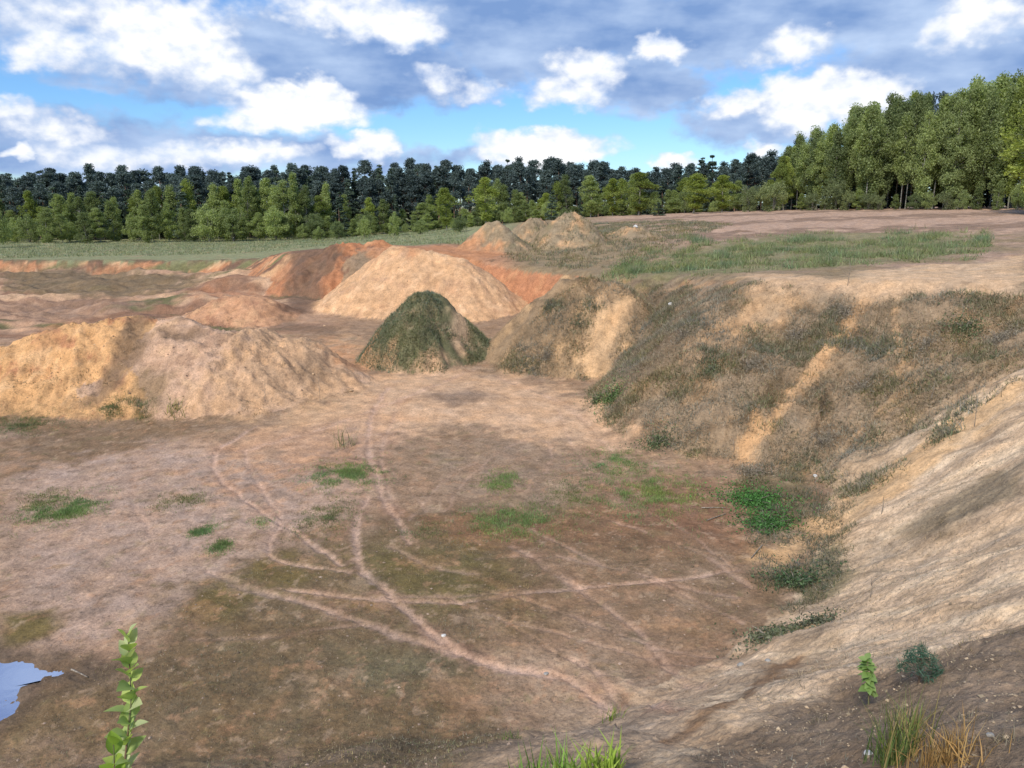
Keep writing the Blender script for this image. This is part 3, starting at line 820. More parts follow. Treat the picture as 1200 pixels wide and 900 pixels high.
# dry scrub over the right bank and spur
polyR = [(560, 440), (600, 400), (670, 335), (760, 330), (870, 335), (1000, 345), (1200, 345), (1200, 440), (1000, 590), (900, 660), (850, 550), (720, 520), (680, 460), (620, 445)]
x, y = scatter_in(polyR, 30000, 5)
cl = fbm(x * .5, y * .5, 4, 401, .6); idr = gridval(GID, x, y); lumc = gridval(CO[..., 0], x, y)
cl2 = fbm(x * 1.3, y * 1.3, 4, 403, .6)
k = (cl + .55 * cl2 + rng.normal(0, .16, len(x)) > .6 * sst(lumc, .28, .52) - .25) & (idr != 0)
x, y, cl = x[k], y[k], cl[k]
P1 = blades(x, y, 8, .20 + .14 * sst(cl, -.1, .4), .009, .13, DRY + DRY[:2] + [(.38, .33, .25), (.34, .28, .2)], 2.2, seed=6, slim=True)
k = cl + .5 * cl2[k] > .16
P2 = blades(x[k], y[k], 7, .17, .016, .13, DRYG + [(.15, .17, .08), (.17, .19, .09)], 1.2, seed=7, slim=True)
xt, yt = scatter_in([(850, 545), (930, 530), (1000, 590), (985, 690), (930, 725), (890, 700), (880, 640)], 2600, 9)
kt = fbm(xt * .9, yt * .9, 4, 405) > -.1
P3 = blades(xt[kt], yt[kt], 8, .17, .008, .10, DRY[2:] + [(.10, .12, .06), (.13, .14, .075)], 1.6, seed=10, slim=True)
blade_obj('dry_scrub', [P1, P2, P3], 'grey brown dry grass and scrub covering the far quarry slope', 'scrub')

# bits of growth on the sand mounds
xs_, ys_ = scatter_in([(0, 470), (30, 400), (170, 366), (330, 385), (420, 430), (300, 490), (100, 490)], 2600, 18)
ks_ = fbm(xs_ * .55, ys_ * .55, 4, 441, .6) > .17
blade_obj('mound_litter', [blades(xs_[ks_], ys_[ks_], 9, .13, .011, .10, [(.13, .105, .065), (.10, .085, .055), (.16, .15, .08)], 1.6, seed=19, slim=True)], 'dark dead growth dotted over the two front sand mounds', 'dead grass')

# grassy mound
mp = MOUNDS[1]['pts'].mean(0)
a = rng.uniform(0, 2 * math.pi, 6500); q = np.sqrt(rng.uniform(0, 1, 6500)) * 3.7
x, y = mp[0] + np.cos(a) * q, mp[1] + np.sin(a) * q
k = (gridval(GID, x, y) == 11) & ~((x - mp[0] > .7 + .3 * fbm(y * .8, x * .8, 3, 9)) & (x - mp[0] < 2.0) & (fbm(x * 1.2, y * 1.2, 3, 8) > -.22))
blade_obj('mound_grass', [blades(x[k], y[k], 9, .20, .012, .09, DGRN, 1.4, seed=8, slim=True)], 'dark green grass growing over the steep pointed mound', 'grass')

# plateau weeds and scrub
x, y = scatter_in([(690, 325), (740, 300), (800, 276), (950, 268), (1080, 266), (1160, 272), (1155, 302), (1060, 314), (960, 318), (860, 321)], 9000, 12)
cl = fbm(x * .4, y * .3, 5, 411, .65) * 1.3; ed_ = seg_dist(x, y, wpoly([(700, 322), (850, 300), (960, 292), (1060, 290), (1130, 286)]))[0]; k = cl + rng.normal(0, .16, len(x)) > -.26 + .06 * ed_; x, y, cl = x[k], y[k], cl[k]
blade_obj('green_weeds', [blades(x, y, 10,   .15 + .48 * sst(cl, -.1, .4), .016, .16, [(.19, .245, .10), (.165, .21, .09), (.23, .26, .12), (.23, .22, .13)], .9, seed=13, slim=True)], 'band of fresh green weeds along the plateau above the slope', 'weeds')
x, y = scatter_in([(590, 300), (620, 270), (700, 262), (800, 258), (860, 262), (800, 285), (740, 312), (660, 318), (600, 305)], 6000, 14)
cl = fbm(x * .3, y * .3, 4, 415); k = cl > -.15
blade_obj('plateau_scrub', [blades(x[k], y[k], 8, .30, .018, .16, DRY + DRYG + [(.11, .13, .05)], .8, seed=15, slim=True)], 'grey green scrub on hummocky plateau behind the spur', 'scrub')
x, y = scatter_in([(0, 303), (120, 300), (300, 296), (420, 284), (560, 276), (540, 269), (430, 276), (200, 281), (0, 284)], 9000, 16)
blade_obj('field_grass', [blades(x, y, 5, .32, .03, .35, [(.22, .26, .13), (.26, .27, .15), (.18, .23, .11), (.29, .27, .17)], 1.0, seed=17, slim=True)], 'thin pale green grass covering the far field', 'grass')

# grass patches on the floor
GP = [([(45, 600), (60, 590), (100, 584), (108, 594), (85, 605), (50, 610)], 900, .10, 'bright green grass patch, largest on the pale floor at the edge', 'bright'),
      ([(18, 590), (55, 580), (60, 590), (30, 600)], 350, .09, 'thin green grass patch beside the largest patch at the edge', 'dull'),
      ([(180, 592), (200, 584), (238, 575), (236, 585), (200, 592)], 300, .08, 'narrow streak of green grass on the pale sandy floor', 'dull'),
      ([(222, 624), (236, 615), (250, 617), (240, 627)], 220, .09, 'small green grass clump, upper of a near pair', 'bright'),
      ([(244, 644), (256, 635), (271, 637), (262, 647)], 220, .09, 'small green grass clump, lower of a near pair', 'bright'),
      ([(296, 612), (310, 605), (318, 610), (305, 616)], 90, .08, 'tiny green grass clump next to a tyre track', 'bright'),
      ([(372, 560), (385, 548), (432, 545), (440, 560), (410, 567)], 900, .10, 'green grass patch beside the curved tyre track', 'bright'),
      ([(358, 610), (375, 590), (402, 590), (405, 612), (380, 624)], 450, .09, 'olive green grass patch below the one by the curved track', 'dull'),
      ([(568, 572), (580, 558), (602, 556), (600, 574)], 380, .10, 'green grass patch in the middle of the floor, upper of two', 'bright'),
      ([(558, 618), (590, 600), (635, 594), (638, 608), (605, 620), (570, 622)], 900, .10, 'bright green grass patch in the middle of the floor, lower of two', 'bright'),
      ([(692, 545), (720, 530), (745, 535), (740, 548), (705, 552)], 450, .10, 'green grass patch at foot of scrubby slope, uppermost', 'bright'),
      ([(700, 570), (740, 555), (800, 570), (808, 588), (770, 600), (740, 590)], 1100, .11, 'broad green grass patch on rusty soil at slope foot', 'bright'),
      ([(640, 570), (680, 562), (700, 585), (690, 602), (650, 592)], 500, .08, 'faint olive grass between the middle patch and rusty soil', 'dull'),
      ([(0, 505), (0, 490), (40, 487), (60, 497), (30, 508)], 500, .12, 'green grass fringe at the foot of the yellow sand mound', 'dull'),
      ([(110, 490), (140, 468), (165, 472), (160, 492)], 350, .14, 'green grass in the gully between the two sand mounds', 'dull'),
      ([(470, 625), (495, 612), (520, 615), (500, 632)], 200, .07, 'faint grass at the end of the short straight track', 'dull'),
      ]
for i, (pp_, n, h, lab, tone) in enumerate(GP):
    q_ = wpoly(pp_); c_ = q_.mean(0); e_ = (q_.max(0) - q_.min(0)) * .5; rg_ = np.random.default_rng(30 + i)
    x = c_[0] + e_[0] * rg_.normal(0, .68, n * 2); y = c_[1] + e_[1] * rg_.normal(0, .68, n * 2)
    k_ = fbm(x * 1.6, y * 1.6, 4, 430 + i, .6) + rg_.normal(0, .12, len(x)) > -.02 - .0 * x
    x, y = x[k_][:n], y[k_][:n]
    if len(x) == 0: continue
    blade_obj('grass_patch', [blades(x, y, 9, h, .006, .07, GRN if tone == 'bright' else [(.14, .18, .065), (.17, .19, .08), (.20, .19, .095)], .7, seed=50 + i, slim=True)], lab, 'grass', 'grass patches on the quarry floor')

# low leafy shrubs at the toe of the bank
def bushlet(name, px, py, rad, hgt_, n, cols, label, cat='shrub', seed=1, leaf=.036):
    c = at(px, py); rg = np.random.default_rng(seed)
    m = n
    d = rg.normal(0, 1, (m, 3)); d /= np.linalg.norm(d, axis=1, keepdims=True); q = np.abs(rg.normal(0, .55, m)) + .12
    lob = 1 + .35 * np.sin(d[:, 0] * 5 + seed) * np.cos(d[:, 1] * 4 + seed * 2)
    p = d * (q * lob)[:, None] * np.array([rad, rad * .9, hgt_]); p[:, 2] = np.abs(p[:, 2])
    X, Y = c[0] + p[:, 0], c[1] + p[:, 1]; Z = hgt(X, Y) + p[:, 2]
    o = np.array([c[0], c[1], float(hgt(np.array([c[0]]), np.array([c[1]]))[0])])
    ctr = np.c_[X, Y, Z] - o
    t = rg.normal(0, 1, (m, 3)); t /= np.linalg.norm(t, axis=1, keepdims=True); s = np.cross(t, rg.normal(0, 1, (m, 3))); s /= np.linalg.norm(s, axis=1, keepdims=True)
    L = (leaf * rg.uniform(.6, 1.4, m))[:, None]
    fat = .45 if leaf < .05 else .12
    v = np.stack([ctr - t * L, ctr + s * L * fat, ctr + t * L, ctr - s * L * fat], 1).reshape(-1, 3)
    f = np.arange(m * 4).reshape(m, 4)
    cc = np.asarray(cols, np.float32)[rg.integers(0, len(cols), m)] * rg.uniform(1.1, 1.9, m)[:, None]
    e = tag(bpy.data.objects.new(name, None), label, cat); COL.objects.link(e); e.location = o
    link_obj('foliage', np_mesh('foliage', v, f, M_VEG, np.repeat(cc, 4, 0)), e)['kind'] = 'stuff'
    # stems
    tv, tf = [], []
    for i in range(7):
        a_ = rg.uniform(0, 6.28); r0 = rad * rg.uniform(.2, .6); z1 = hgt_ * rg.uniform(.5, .9)
        tube(tv, tf, [(0, 0, -.05), (math.cos(a_) * r0 * .5, math.sin(a_) * r0 * .5, z1 * .6), (math.cos(a_) * r0, math.sin(a_) * r0, z1)], [.012, .009, .004], 4)
    link_obj('stems', np_mesh('stems', np.array(tv), np.array(tf), M_TWIG), e)
    return e


def tube(V, Fq, pts, rad, n=6):
    """append a tapered tube to vertex and quad lists"""
    pts = [Vector(p) for p in pts]; base = len(V)
    for i, p in enumerate(pts):
        d = (pts[min(i + 1, len(pts) - 1)] - pts[max(i - 1, 0)]); d.normalize()
        s = d.cross(Vector((.3, .9, .1))); s.normalize(); t = d.cross(s)
        for k in range(n):
            a_ = 2 * math.pi * k / n
            V.append(tuple(p + (s * math.cos(a_) + t * math.sin(a_)) * rad[i]))
    for i in range(len(pts) - 1):
        for k in range(n):
            a0 = base + i * n + k; a1 = base + i * n + (k + 1) % n
            Fq.append((a0, a1, a1 + n, a0 + n))


BS = [('low_shrub', 885, 588, 1.15, .30, 3200, [(.05, .13, .03), (.045, .11, .03), (.06, .15, .035)], 'bright green leafy shrub in the corner at the foot of the sand slope'),
      ('low_shrub', 900, 614, .95, .24, 2200, [(.05, .12, .03), (.045, .10, .03)], 'smaller green shrub just below the bright leafy one'),
      ('low_shrub', 932, 684, .75, .26, 1700, [(.045, .08, .035), (.05, .06, .035), (.06, .09, .04)], 'dark green shrub on the toe of the pale sand slope'),
      ('low_shrub', 900, 745, .7, .10, 900, [(.08, .095, .05), (.10, .105, .065)], 'grey green low plant spreading across the floor below the dark shrub'),
      ('low_shrub', 955, 730, .45, .16, 600, [(.075, .085, .05), (.09, .09, .06)], 'small grey green plant at the lower end of the dark shrub'),
      ('green_bush', 716, 470, .75, .85, 1500, [(.085, .13, .045), (.07, .11, .04), (.11, .15, .055)], 'upright fresh green bush on the lower scrubby slope'),
      ('green_bush', 700, 470, .55, .5, 700, [(.07, .09, .04), (.09, .10, .05)], 'dull green bush leaning against the upright fresh green bush'),
      ('green_bush', 770, 520, .8, .4, 1000, [(.075, .10, .045), (.09, .105, .05)], 'low sprawling green bush at the foot of scrubby slope'),
      ('green_bush', 1130, 385, 1.0, .4, 1300, [(.075, .095, .04), (.09, .10, .05), (.06, .085, .035)], 'low green bush high on the scrubby slope below the sandy rim'),
      ('green_bush', 835, 435, .5, .35, 600, [(.085, .105, .05), (.10, .11, .06)], 'small dull green bush halfway up the scrubby slope'),
      ('green_bush', 730, 315, .7, .7, 900, [(.09, .15, .045), (.075, .125, .04)], 'green bush alone on the plateau above the spur')]
GB = [(.20, .17, .13), (.15, .125, .095), (.24, .20, .15)]
for px_, py_, r_, h_, lab_ in [(990, 368, .6, .45, 'grey leafless bush just below the sandy rim'), (1085, 405, .8, .4, 'grey dead bush below the low green bush'), (1170, 400, .8, .4, 'grey dead bush near the picture edge on the scrubby slope'), (930, 395, .6, .4, 'grey dead bush left of the orange sand streak'), (1010, 455, .8, .4, 'grey dead bush right of the orange sand streak'),
                               (880, 430, .6, .35, 'small grey dead bush low between spur and sand streak'), (800, 395, .6, .4, 'grey dead bush below the white boulder'), (640, 420, .6, .4, 'grey dead bush on the foot of the spur'), (880, 555, .6, .35, 'grey dead bush above the bright leafy shrub'), (965, 520, .7, .35, 'grey dead bush beside the foot of the orange streak')]:
    BS.append(('dry_bush', px_, py_, r_, h_, 1500, GB, lab_))
for i, b in enumerate(BS): bushlet(*b[:8], seed=100 + i, leaf=.036 if b[0] != 'dry_bush' else .05)

# clods and small stones on the slopes and floor
def clods(n, pxs, size, seed, cols):
    x, y = scatter_in(pxs, n, seed); rg = np.random.default_rng(seed + 1); m = len(x)
    base = np.array([(1, 0, 0), (-1, 0, 0), (0, 1, 0), (0, -1, 0), (0, 0, 1), (0, 0, -1)], float)
    fc = np.array([(0, 2, 4), (2, 1, 4), (1, 3, 4), (3, 0, 4), (2, 0, 5), (1, 2, 5), (3, 1, 5), (0, 3, 5)])
    s = size * rg.lognormal(0, .55, m)
    v = base[None] * rg.uniform(.6, 1.3, (m, 6, 1)) * s[:, None, None] * np.array([1, 1, .65])
    a = rg.uniform(0, 6.28, m); ca, sa = np.cos(a)[:, None], np.sin(a)[:, None]
    vx = v[..., 0] * ca - v[..., 1] * sa + x[:, None]; vy = v[..., 0] * sa + v[..., 1] * ca + y[:, None]; vz = v[..., 2] + (hgt(x, y) + s * .15)[:, None]
    f = (fc[None] + np.arange(m)[:, None, None] * 6).reshape(-1, 3)
    cc = np.asarray(cols, np.float32)[rg.integers(0, len(cols), m)] * rg.uniform(.7, 1.25, m)[:, None]
    return np.stack([vx, vy, vz], -1).reshape(-1, 3), f, np.repeat(cc, 6, 0)


def clod_mat():
    m, nt, b = new_mat('clod'); a = nt.nodes.new('ShaderNodeAttribute'); a.attribute_name = 'Col'
    tc = nt.nodes.new('ShaderNodeTexCoord'); n = noise(nt, S(nt, tc.outputs['Object']), 30, 4, .6)
    k = nt.nodes.new('ShaderNodeVectorMath'); k.operation = 'SCALE'; nt.links.new(a.outputs['Color'], k.inputs[0]); nt.links.new((n + .5).k, k.inputs['Scale'])
    nt.links.new(k.outputs[0], b.inputs['Base Color']); b.inputs['Roughness'].default_value = .95
    return m


M_CLOD = clod_mat()
blade_obj('clods', [clods(4200, [(800, 890), (960, 740), (1000, 620), (1200, 450), (1200, 900)], .008, 61, [(.34, .25, .16), (.22, .17, .11), (.38, .29, .19)]),
                    clods(1600, [(780, 895), (1010, 795), (1200, 735), (1250, 899), (1000, 930)], .0045, 62, [(.2, .155, .11), (.16, .12, .085), (.27, .21, .15)]),
                    clods(2500, [(0, 780), (200, 690), (480, 600), (880, 640), (860, 790), (760, 895), (0, 895)], .010, 63, [(.15, .11, .07), (.22, .16, .11), (.33, .24, .18)]),
                    clods(1000, [(20, 430), (180, 372), (400, 400), (420, 470), (180, 490), (0, 470)], .017, 64, [(.3, .2, .12), (.45, .3, .17), (.18, .12, .08)]),
                    clods(400, [(330, 370), (450, 295), (560, 310), (560, 400), (430, 400)], .016, 65, [(.3, .2, .12), (.45, .3, .17)])],
          'scattered soil clods and pebbles on quarry floor and slopes', 'clods', mat=M_CLOD)
# dry stems on the near slope and floor
x, y = scatter_in([(880, 830), (1000, 640), (1200, 480), (1200, 740)], 1300, 71)
x2, y2 = scatter_in([(0, 895), (200, 700), (480, 610), (860, 640), (860, 780), (720, 895)], 16000, 72)
k = (gridval(CO[..., 0], x2, y2) < .24) & (fbm(x2 * .8, y2 * .8, 4, 421) > -.15); x2, y2 = x2[k], y2[k]
x3, y3 = scatter_in([(800, 893), (1010, 795), (1200, 735), (1250, 899), (1000, 930)], 350, 73)
blade_obj('dead_stems', [blades(x, y, 3, .10, .004, .05, DRY, 1.2, seed=74, slim=True), blades(x2, y2, 4, .07, .005, .10, DRY + DRYG[:2] + [(.13, .10, .05)], 1.4, seed=75, slim=True), blades(x3, y3, 4, .07, .003, .05, DRY, 1.2, seed=76, slim=True)],
          'sparse dead grass stems lying on the sand and mud', 'dead grass')

# ------------------------------------------------------------------ trees
M_BIRCH_BARK = bark_mat('birch_bark', (.30, .285, .24), (.10, .09, .075), 3, True)
M_PINE_BARK = bark_mat('pine_bark', (.10, .07, .05), (.22, .125, .075), 4)
M_GREY_BARK = bark_mat('grey_bark', (.15, .14, .11), (.26, .25, .20), 4)
M_BIRCH = leaf_mat('birch_leaves', (.255, .315, .14), .5, .35)
M_LIME = leaf_mat('lime_leaves', (.265, .32, .09), .5, .25)
M_PINE = leaf_mat('pine_needles', (.085, .12, .118), .25, .25)
M_SPRUCE = leaf_mat('spruce_needles', (.09, .13, .095), .25, .25)
M_WILLOW = leaf_mat('willow_leaves', (.22, .26, .125), .42, .2)


def leaves_mesh(name, cen, rad, n, size, mat, seed, flatz=.75, aspect=.5):
    rg = np.random.default_rng(seed); cen = np.asarray(cen); k = len(cen)
    idx = rg.integers(0, k, n); d = rg.normal(0, 1, (n, 3)); d /= np.linalg.norm(d, axis=1, keepdims=True)
    p = cen[idx] + d * (rg.uniform(.1, 1, n) ** .55 * np.asarray(rad)[idx])[:, None] * np.array([1, 1, flatz])
    t = rg.normal(0, 1, (n, 3)); t /= np.linalg.norm(t, axis=1, keepdims=True); s = np.cross(t, rg.normal(0, 1, (n, 3))); s /= np.linalg.norm(s, axis=1, keepdims=True)
    L = (size * rg.uniform(.6, 1.4, n))[:, None]
    v = np.stack([p - t * L, p + s * L * aspect, p + t * L, p - s * L * aspect], 1).reshape(-1, 3)
    return np_mesh(name, v, np.arange(n * 4).reshape(n, 4), mat)


def tree_proto(kind, seed):
    """unit height 10 m: (trunk mesh, crown mesh)"""
    rg = np.random.default_rng(seed); V, Fq = [], []; cen, rad = [], []
    H = 10.0
    bx, by = rg.normal(0, .25, 2)
    tip = np.array([bx, by, H * (.97 if kind != 'pine' else .95)])
    path = [np.array([0, 0, -.3]), np.array([bx * .1 + rg.normal(0, .05), by * .1, H * .25]), np.array([bx * .5 + rg.normal(0, .1), by * .5 + rg.normal(0, .1), H * .6]), tip]
    r0 = {'pine': .15, 'birch': .10, 'young': .07, 'aspen': .10, 'grove': .065, 'spruce': .13, 'bush': .05, 'willow': .06}[kind]
    def along(z):
        zz = np.clip(z / H, 0, 1); return np.array([np.interp(z, [p[2] for p in path], [p[0] for p in path]), np.interp(z, [p[2] for p in path], [p[1] for p in path]), z])
    if kind in ('bush', 'willow'):
        path = [np.array([0, 0, -.3]), np.array([0, 0, 1.0])]
        ns = 9
        for i in range(ns):
            a_ = rg.uniform(0, 6.28); q = rg.uniform(.8, 3.0) * (1.0 if kind == 'bush' else 1.25); z1 = rg.uniform(5, 9.0)
            tube(V, Fq, [(0, 0, -.3), (math.cos(a_) * q * .35, math.sin(a_) * q * .35, z1 * .5), (math.cos(a_) * q, math.sin(a_) * q, z1)], [.12, .08, .03], 4)
        for i in range(46):
            d = rg.normal(0, 1, 3); d /= np.linalg.norm(d); q = rg.uniform(.35, 1.0)
            wd = 4.4 if kind == 'bush' else 5.6
            cen.append([d[0] * q * wd * rg.uniform(.8, 1.1), d[1] * q * wd, max(.7, 4.6 + d[2] * q * 4.4 * rg.uniform(.8, 1.15))]); rad.append(rg.uniform(.9, 1.7))
        n, size = 6500, .2
    else:
        tube(V, Fq, path, [r0, r0 * .85, r0 * .55, .02], 6)
        if kind == 'pine':
            for i in range(46):
                z = H * (.36 + .62 * rg.uniform() ** .8); k = (1 - (z / H - .36) / .64)
                a_ = rg.uniform(0, 6.28); q = (.25 + 1.25 * min(1, k * 2.2) * rg.uniform(.35, 1)) * (.85 + .3 * math.sin(seed + a_))
                c0 = along(z - .25); c1 = c0 + np.array([math.cos(a_) * q, math.sin(a_) * q, .3])
                tube(V, Fq, [c0, c1], [.035, .012], 4); cen.append(c1); rad.append(rg.uniform(.4, .72))
            for zz, q_ in ((.90, .34), (.935, .28), (.965, .2)): cen.append(along(H * zz)); rad.append(q_)
            for i in range(7):
                z = H * rg.uniform(.3, .55); a_ = rg.uniform(0, 6.28); c0 = along(z); tube(V, Fq, [c0, c0 + np.array([math.cos(a_) * .9, math.sin(a_) * .9, rg.uniform(-.2, .1)])], [.025, .008], 3)
            n, size, fl = 5000, .13, .75
        elif kind == 'spruce':
            for i in range(70):
                z = H * (.08 + .9 * rg.uniform() ** 1.1); k = 1 - z / H; a_ = rg.uniform(0, 6.28); q = (1.75 * k + .08) * rg.uniform(.45, 1)
                c0 = along(z); c1 = c0 + np.array([math.cos(a_) * q, math.sin(a_) * q, -.25 * q]); cen.append(c1); rad.append(.28 + .35 * k)
                if i % 2 == 0: tube(V, Fq, [c0, c1], [.03, .01], 3)
            n, size, fl = 4600, .14, .5
        else:
            lo = {'birch': .14, 'young': .03, 'aspen': .16, 'grove': .12 + .24 * rg.uniform()}[kind]; wd = {'birch': 1.7, 'young': 1.35, 'aspen': 1.5, 'grove': 1.45}[kind]; pk = {'birch': .42, 'young': .25, 'aspen': .5, 'grove': .5}[kind]
            for i in range(72):
                u = rg.uniform() ** .9; z = H * (lo + (1 - lo) * u)
                sh = (u / pk) ** .6 if u < pk else ((1 - u) / (1 - pk)) ** .75
                a_ = rg.uniform(0, 6.28); q = wd * max(sh, .08) * rg.uniform(.3, 1.15) * (1 + .35 * math.sin(3 * a_ + seed + z * .9))
                c0 = along(z - .7 * rg.uniform(.5, 1.3)); c1 = along(z) + np.array([math.cos(a_) * q, math.sin(a_) * q, 0])
                tube(V, Fq, [c0, (c0 + c1) / 2 + np.array([0, 0, .12]), c1], [.035, .02, .008], 3); cen.append(c1); rad.append(rg.uniform(.38, .78))
            n, size, fl = 9000, .105, 1.05
    mats = {'pine': (M_PINE_BARK, M_PINE), 'birch': (M_BIRCH_BARK, M_BIRCH), 'young': (M_BIRCH_BARK, M_BIRCH), 'aspen': (M_GREY_BARK, M_LIME), 'grove': (M_BIRCH_BARK, M_BIRCH), 'spruce': (M_PINE_BARK, M_SPRUCE), 'bush': (M_GREY_BARK, M_BIRCH), 'willow': (M_GREY_BARK, M_WILLOW)}[kind]
    tm = np_mesh(kind + '_trunk', np.array(V), np.array(Fq), mats[0], smooth=True)
    cm = leaves_mesh(kind + '_crown', cen, rad, n, size, mats[1], seed + 5, flatz=fl if kind not in ('bush', 'willow') else .9)
    return tm, cm


PROTO = {k: [tree_proto(k, s) for s in ss] for k, ss in {'pine': (1, 2, 3, 4), 'birch': (11, 12, 13, 14), 'young': (21, 22, 23), 'aspen': (31, 32, 33), 'grove': (71, 72, 73, 74, 75), 'spruce': (41, 42), 'bush': (51, 52), 'willow': (61,)}.items()}
NAMES = {'pine': 'pine_tree', 'birch': 'birch_tree', 'young': 'young_birch', 'aspen': 'aspen_tree', 'grove': 'birch_tree', 'spruce': 'spruce_tree', 'bush': 'bush', 'willow': 'willow_bush'}
ORD = 'first second third fourth fifth sixth seventh eighth ninth tenth eleventh twelfth thirteenth fourteenth fifteenth sixteenth seventeenth eighteenth nineteenth twentieth'.split()


def ordinal(i):
    if i < 20: return ORD[i]
    tens = ['twenty', 'thirty', 'forty', 'fifty', 'sixty', 'seventy', 'eighty', 'ninety'][(i + 1) // 10 - 2]
    if (i + 1) % 10 == 0: return {'twenty': 'twentieth', 'thirty': 'thirtieth', 'forty': 'fortieth', 'fifty': 'fiftieth', 'sixty': 'sixtieth', 'seventy': 'seventieth', 'eighty': 'eightieth', 'ninety': 'ninetieth'}[tens]
    return tens + '-' + ORD[(i + 1) % 10 - 1]


rt = random.Random(5)


def plant_tree(kind, px, t, top, label, group, wide=1.0, mats=None):
    x = (px - 600) / F * t; y = math.sqrt(max(t * t - 0, 1)) * 1.0
    z = float(hgt(np.array([x]), np.array([y]))[0]) - .1; ztop = EYE + ray(px, top)[2] * (y / ray(px, top)[1])
    h = max(2.0, ztop - z); s = h / 10.0
    tm, cm = rt.choice(PROTO[kind])
    e = bpy.data.objects.new(NAMES[kind], None); COL.objects.link(e)
    e.location = (x, y, z); e.rotation_euler = (0, 0, rt.uniform(0, 6.28))
    w = (s * .45 + .55) * wide if kind not in ('bush', 'willow') else s * wide
    e.scale = (w * rt.uniform(.75, 1.25), w * rt.uniform(.75, 1.25), s)
    tag(e, label, {'pine': 'pine', 'birch': 'birch', 'young': 'birch', 'aspen': 'aspen', 'grove': 'birch', 'spruce': 'spruce', 'bush': 'bush', 'willow': 'bush'}[kind], group)
    link_obj('trunk' if kind not in ('bush', 'willow') else 'stems', tm, e); link_obj('crown', cm, e)
    return e


# rear forest of dark pines, in three ranks
def pine_top(px): return np.interp(px, [0, 100, 200, 300, 420, 480, 560, 620, 700, 760, 830, 870, 910], [203, 200, 203, 196, 195, 190, 194, 188, 192, 194, 190, 184, 180])


cnt = 0
for row, (t, step, lift) in enumerate(((146, 13, 10), (154, 12, 0), (164, 13, -2), (176, 17, 0))):
    px = -12 + row * 3; cnt = 0
    while px < 930:
        top = pine_top(px) + 4 + lift + rt.gauss(0, 5)
        kind = 'pine' if rt.random() < .8 else 'spruce'
        cnt += 1
        plant_tree(kind, px, t + rt.uniform(-3, 3), top, ('%s dark conifer from the left in the %s rank of the far forest, a %s' % (ordinal(cnt - 1).capitalize(), ('front', 'second', 'third', 'rearmost')[row], kind)), 'dark %ss of the far forest, %s rank' % (kind, ('front', 'second', 'third', 'rearmost')[row]), 1.2)
        px += step * rt.uniform(.65, 1.35)
# low dark spruces that fill in under the pines
px = -8; i = 0
while px < 930:
    plant_tree('spruce', px, 150 + rt.uniform(-2, 2), 244 + rt.gauss(0, 6) - 14 * max(0, (px - 500) / 400), '%s low spruce from the left in the dark understorey of the far forest' % ordinal(i).capitalize(), 'dark understorey of the far forest', 1.9)
    px += rt.uniform(7, 12); i += 1
# mixed birches in front of the pines
FR = []
px = -8
while px < 900:
    FR.append((px, rt.uniform(136, 142), np.interp(px, [0, 60, 150, 250, 350, 450, 520, 600, 700, 800, 870], [242, 234, 226, 219, 226, 242, 238, 227, 222, 219, 222]) + rt.gauss(0, 8), rt.choice(['birch', 'birch', 'young', 'spruce', 'aspen'])))
    px += rt.uniform(6, 17)
for i, (px, t, top, kind) in enumerate(FR):
    plant_tree(kind, px, t, top, '%s tree from the left in the mixed rank before the pines, a %s' % (ordinal(i).capitalize(), {'birch': 'birch', 'young': 'slender birch', 'spruce': 'spruce', 'aspen': 'yellowish aspen'}[kind]), 'mixed trees in front of the pines', 1.1)
FR = []
px = -6
while px < 870:
    FR.append((px, rt.uniform(128, 133), np.interp(px, [0, 60, 150, 250, 350, 450, 520, 600, 700, 800, 870], [258, 252, 245, 240, 244, 256, 250, 242, 238, 233, 232]) + rt.gauss(0, 9), rt.choice(['young', 'young', 'birch', 'bush', 'bush'])))
    px += rt.uniform(6, 21)
for i, (px, t, top, kind) in enumerate(FR):
    plant_tree(kind, px, t, top, '%s plant from the left along the field edge, a %s' % (ordinal(i).capitalize(), {'birch': 'small birch', 'young': 'slender young birch', 'bush': 'leafy bush'}[kind]), 'young growth along the forest edge', 1.1 if kind != 'bush' else .8)
# single trees one can pick out
SOLO = [('bush', 6, 112, 235, 'round light green bush at the very edge of the field', .75), ('aspen', 525, 118, 222, 'pale yellow green young tree above the sand heap', 1.2), ('aspen', 570, 120, 209, 'light green pointed tree left of the soil heaps', 1.3),
        ('birch', 690, 122, 205, 'bright green tree behind the tallest soil heap', 1.3), ('aspen', 745, 118, 203, 'broad yellow green tree in the gap before the tall grove', 1.6), ('aspen', 715, 121, 210, 'yellow green tree beside the broad one before the grove', 1.4), ('aspen', 808, 116, 204, 'yellow green tree leading the row beside the willow bush', 1.5),
        ('aspen', 840, 117, 206, 'yellow green tree next to the willow bush', 1.4), ('willow', 898, 112, 207, 'rounded grey green willow bush at the foot of the grove', .85), ('willow', 872, 116, 212, 'smaller grey green willow bush behind the rounded one', .7),
        ('bush', 430, 112, 250, 'light green bush on the field edge above the red bank', .8), ('bush', 465, 110, 246, 'taller light green bush above the red bank', .8), ('bush', 400, 115, 258, 'low green bush left of two taller bushes above the red bank', .9), ('bush', 495, 108, 254, 'low green bush right of the taller bush above the red bank', .9), ('bush', 378, 116, 264, 'lowest small green bush on the field edge', 1.0), ('bush', 540, 106, 252, 'green bush just left of the first soil heap', .9), ('spruce', 768, 112, 243, 'small dark spruce standing before the yellow green trees', 1.0), ('spruce', 645, 124, 222, 'dark spruce behind the soil heaps', 1.3),
        ('spruce', 828, 140, 180, 'dark pointed spruce rising above the yellow green trees', 1.5), ('pine', 868, 142, 180, 'dark pine on the skyline left of the tall grove', 1.5)]
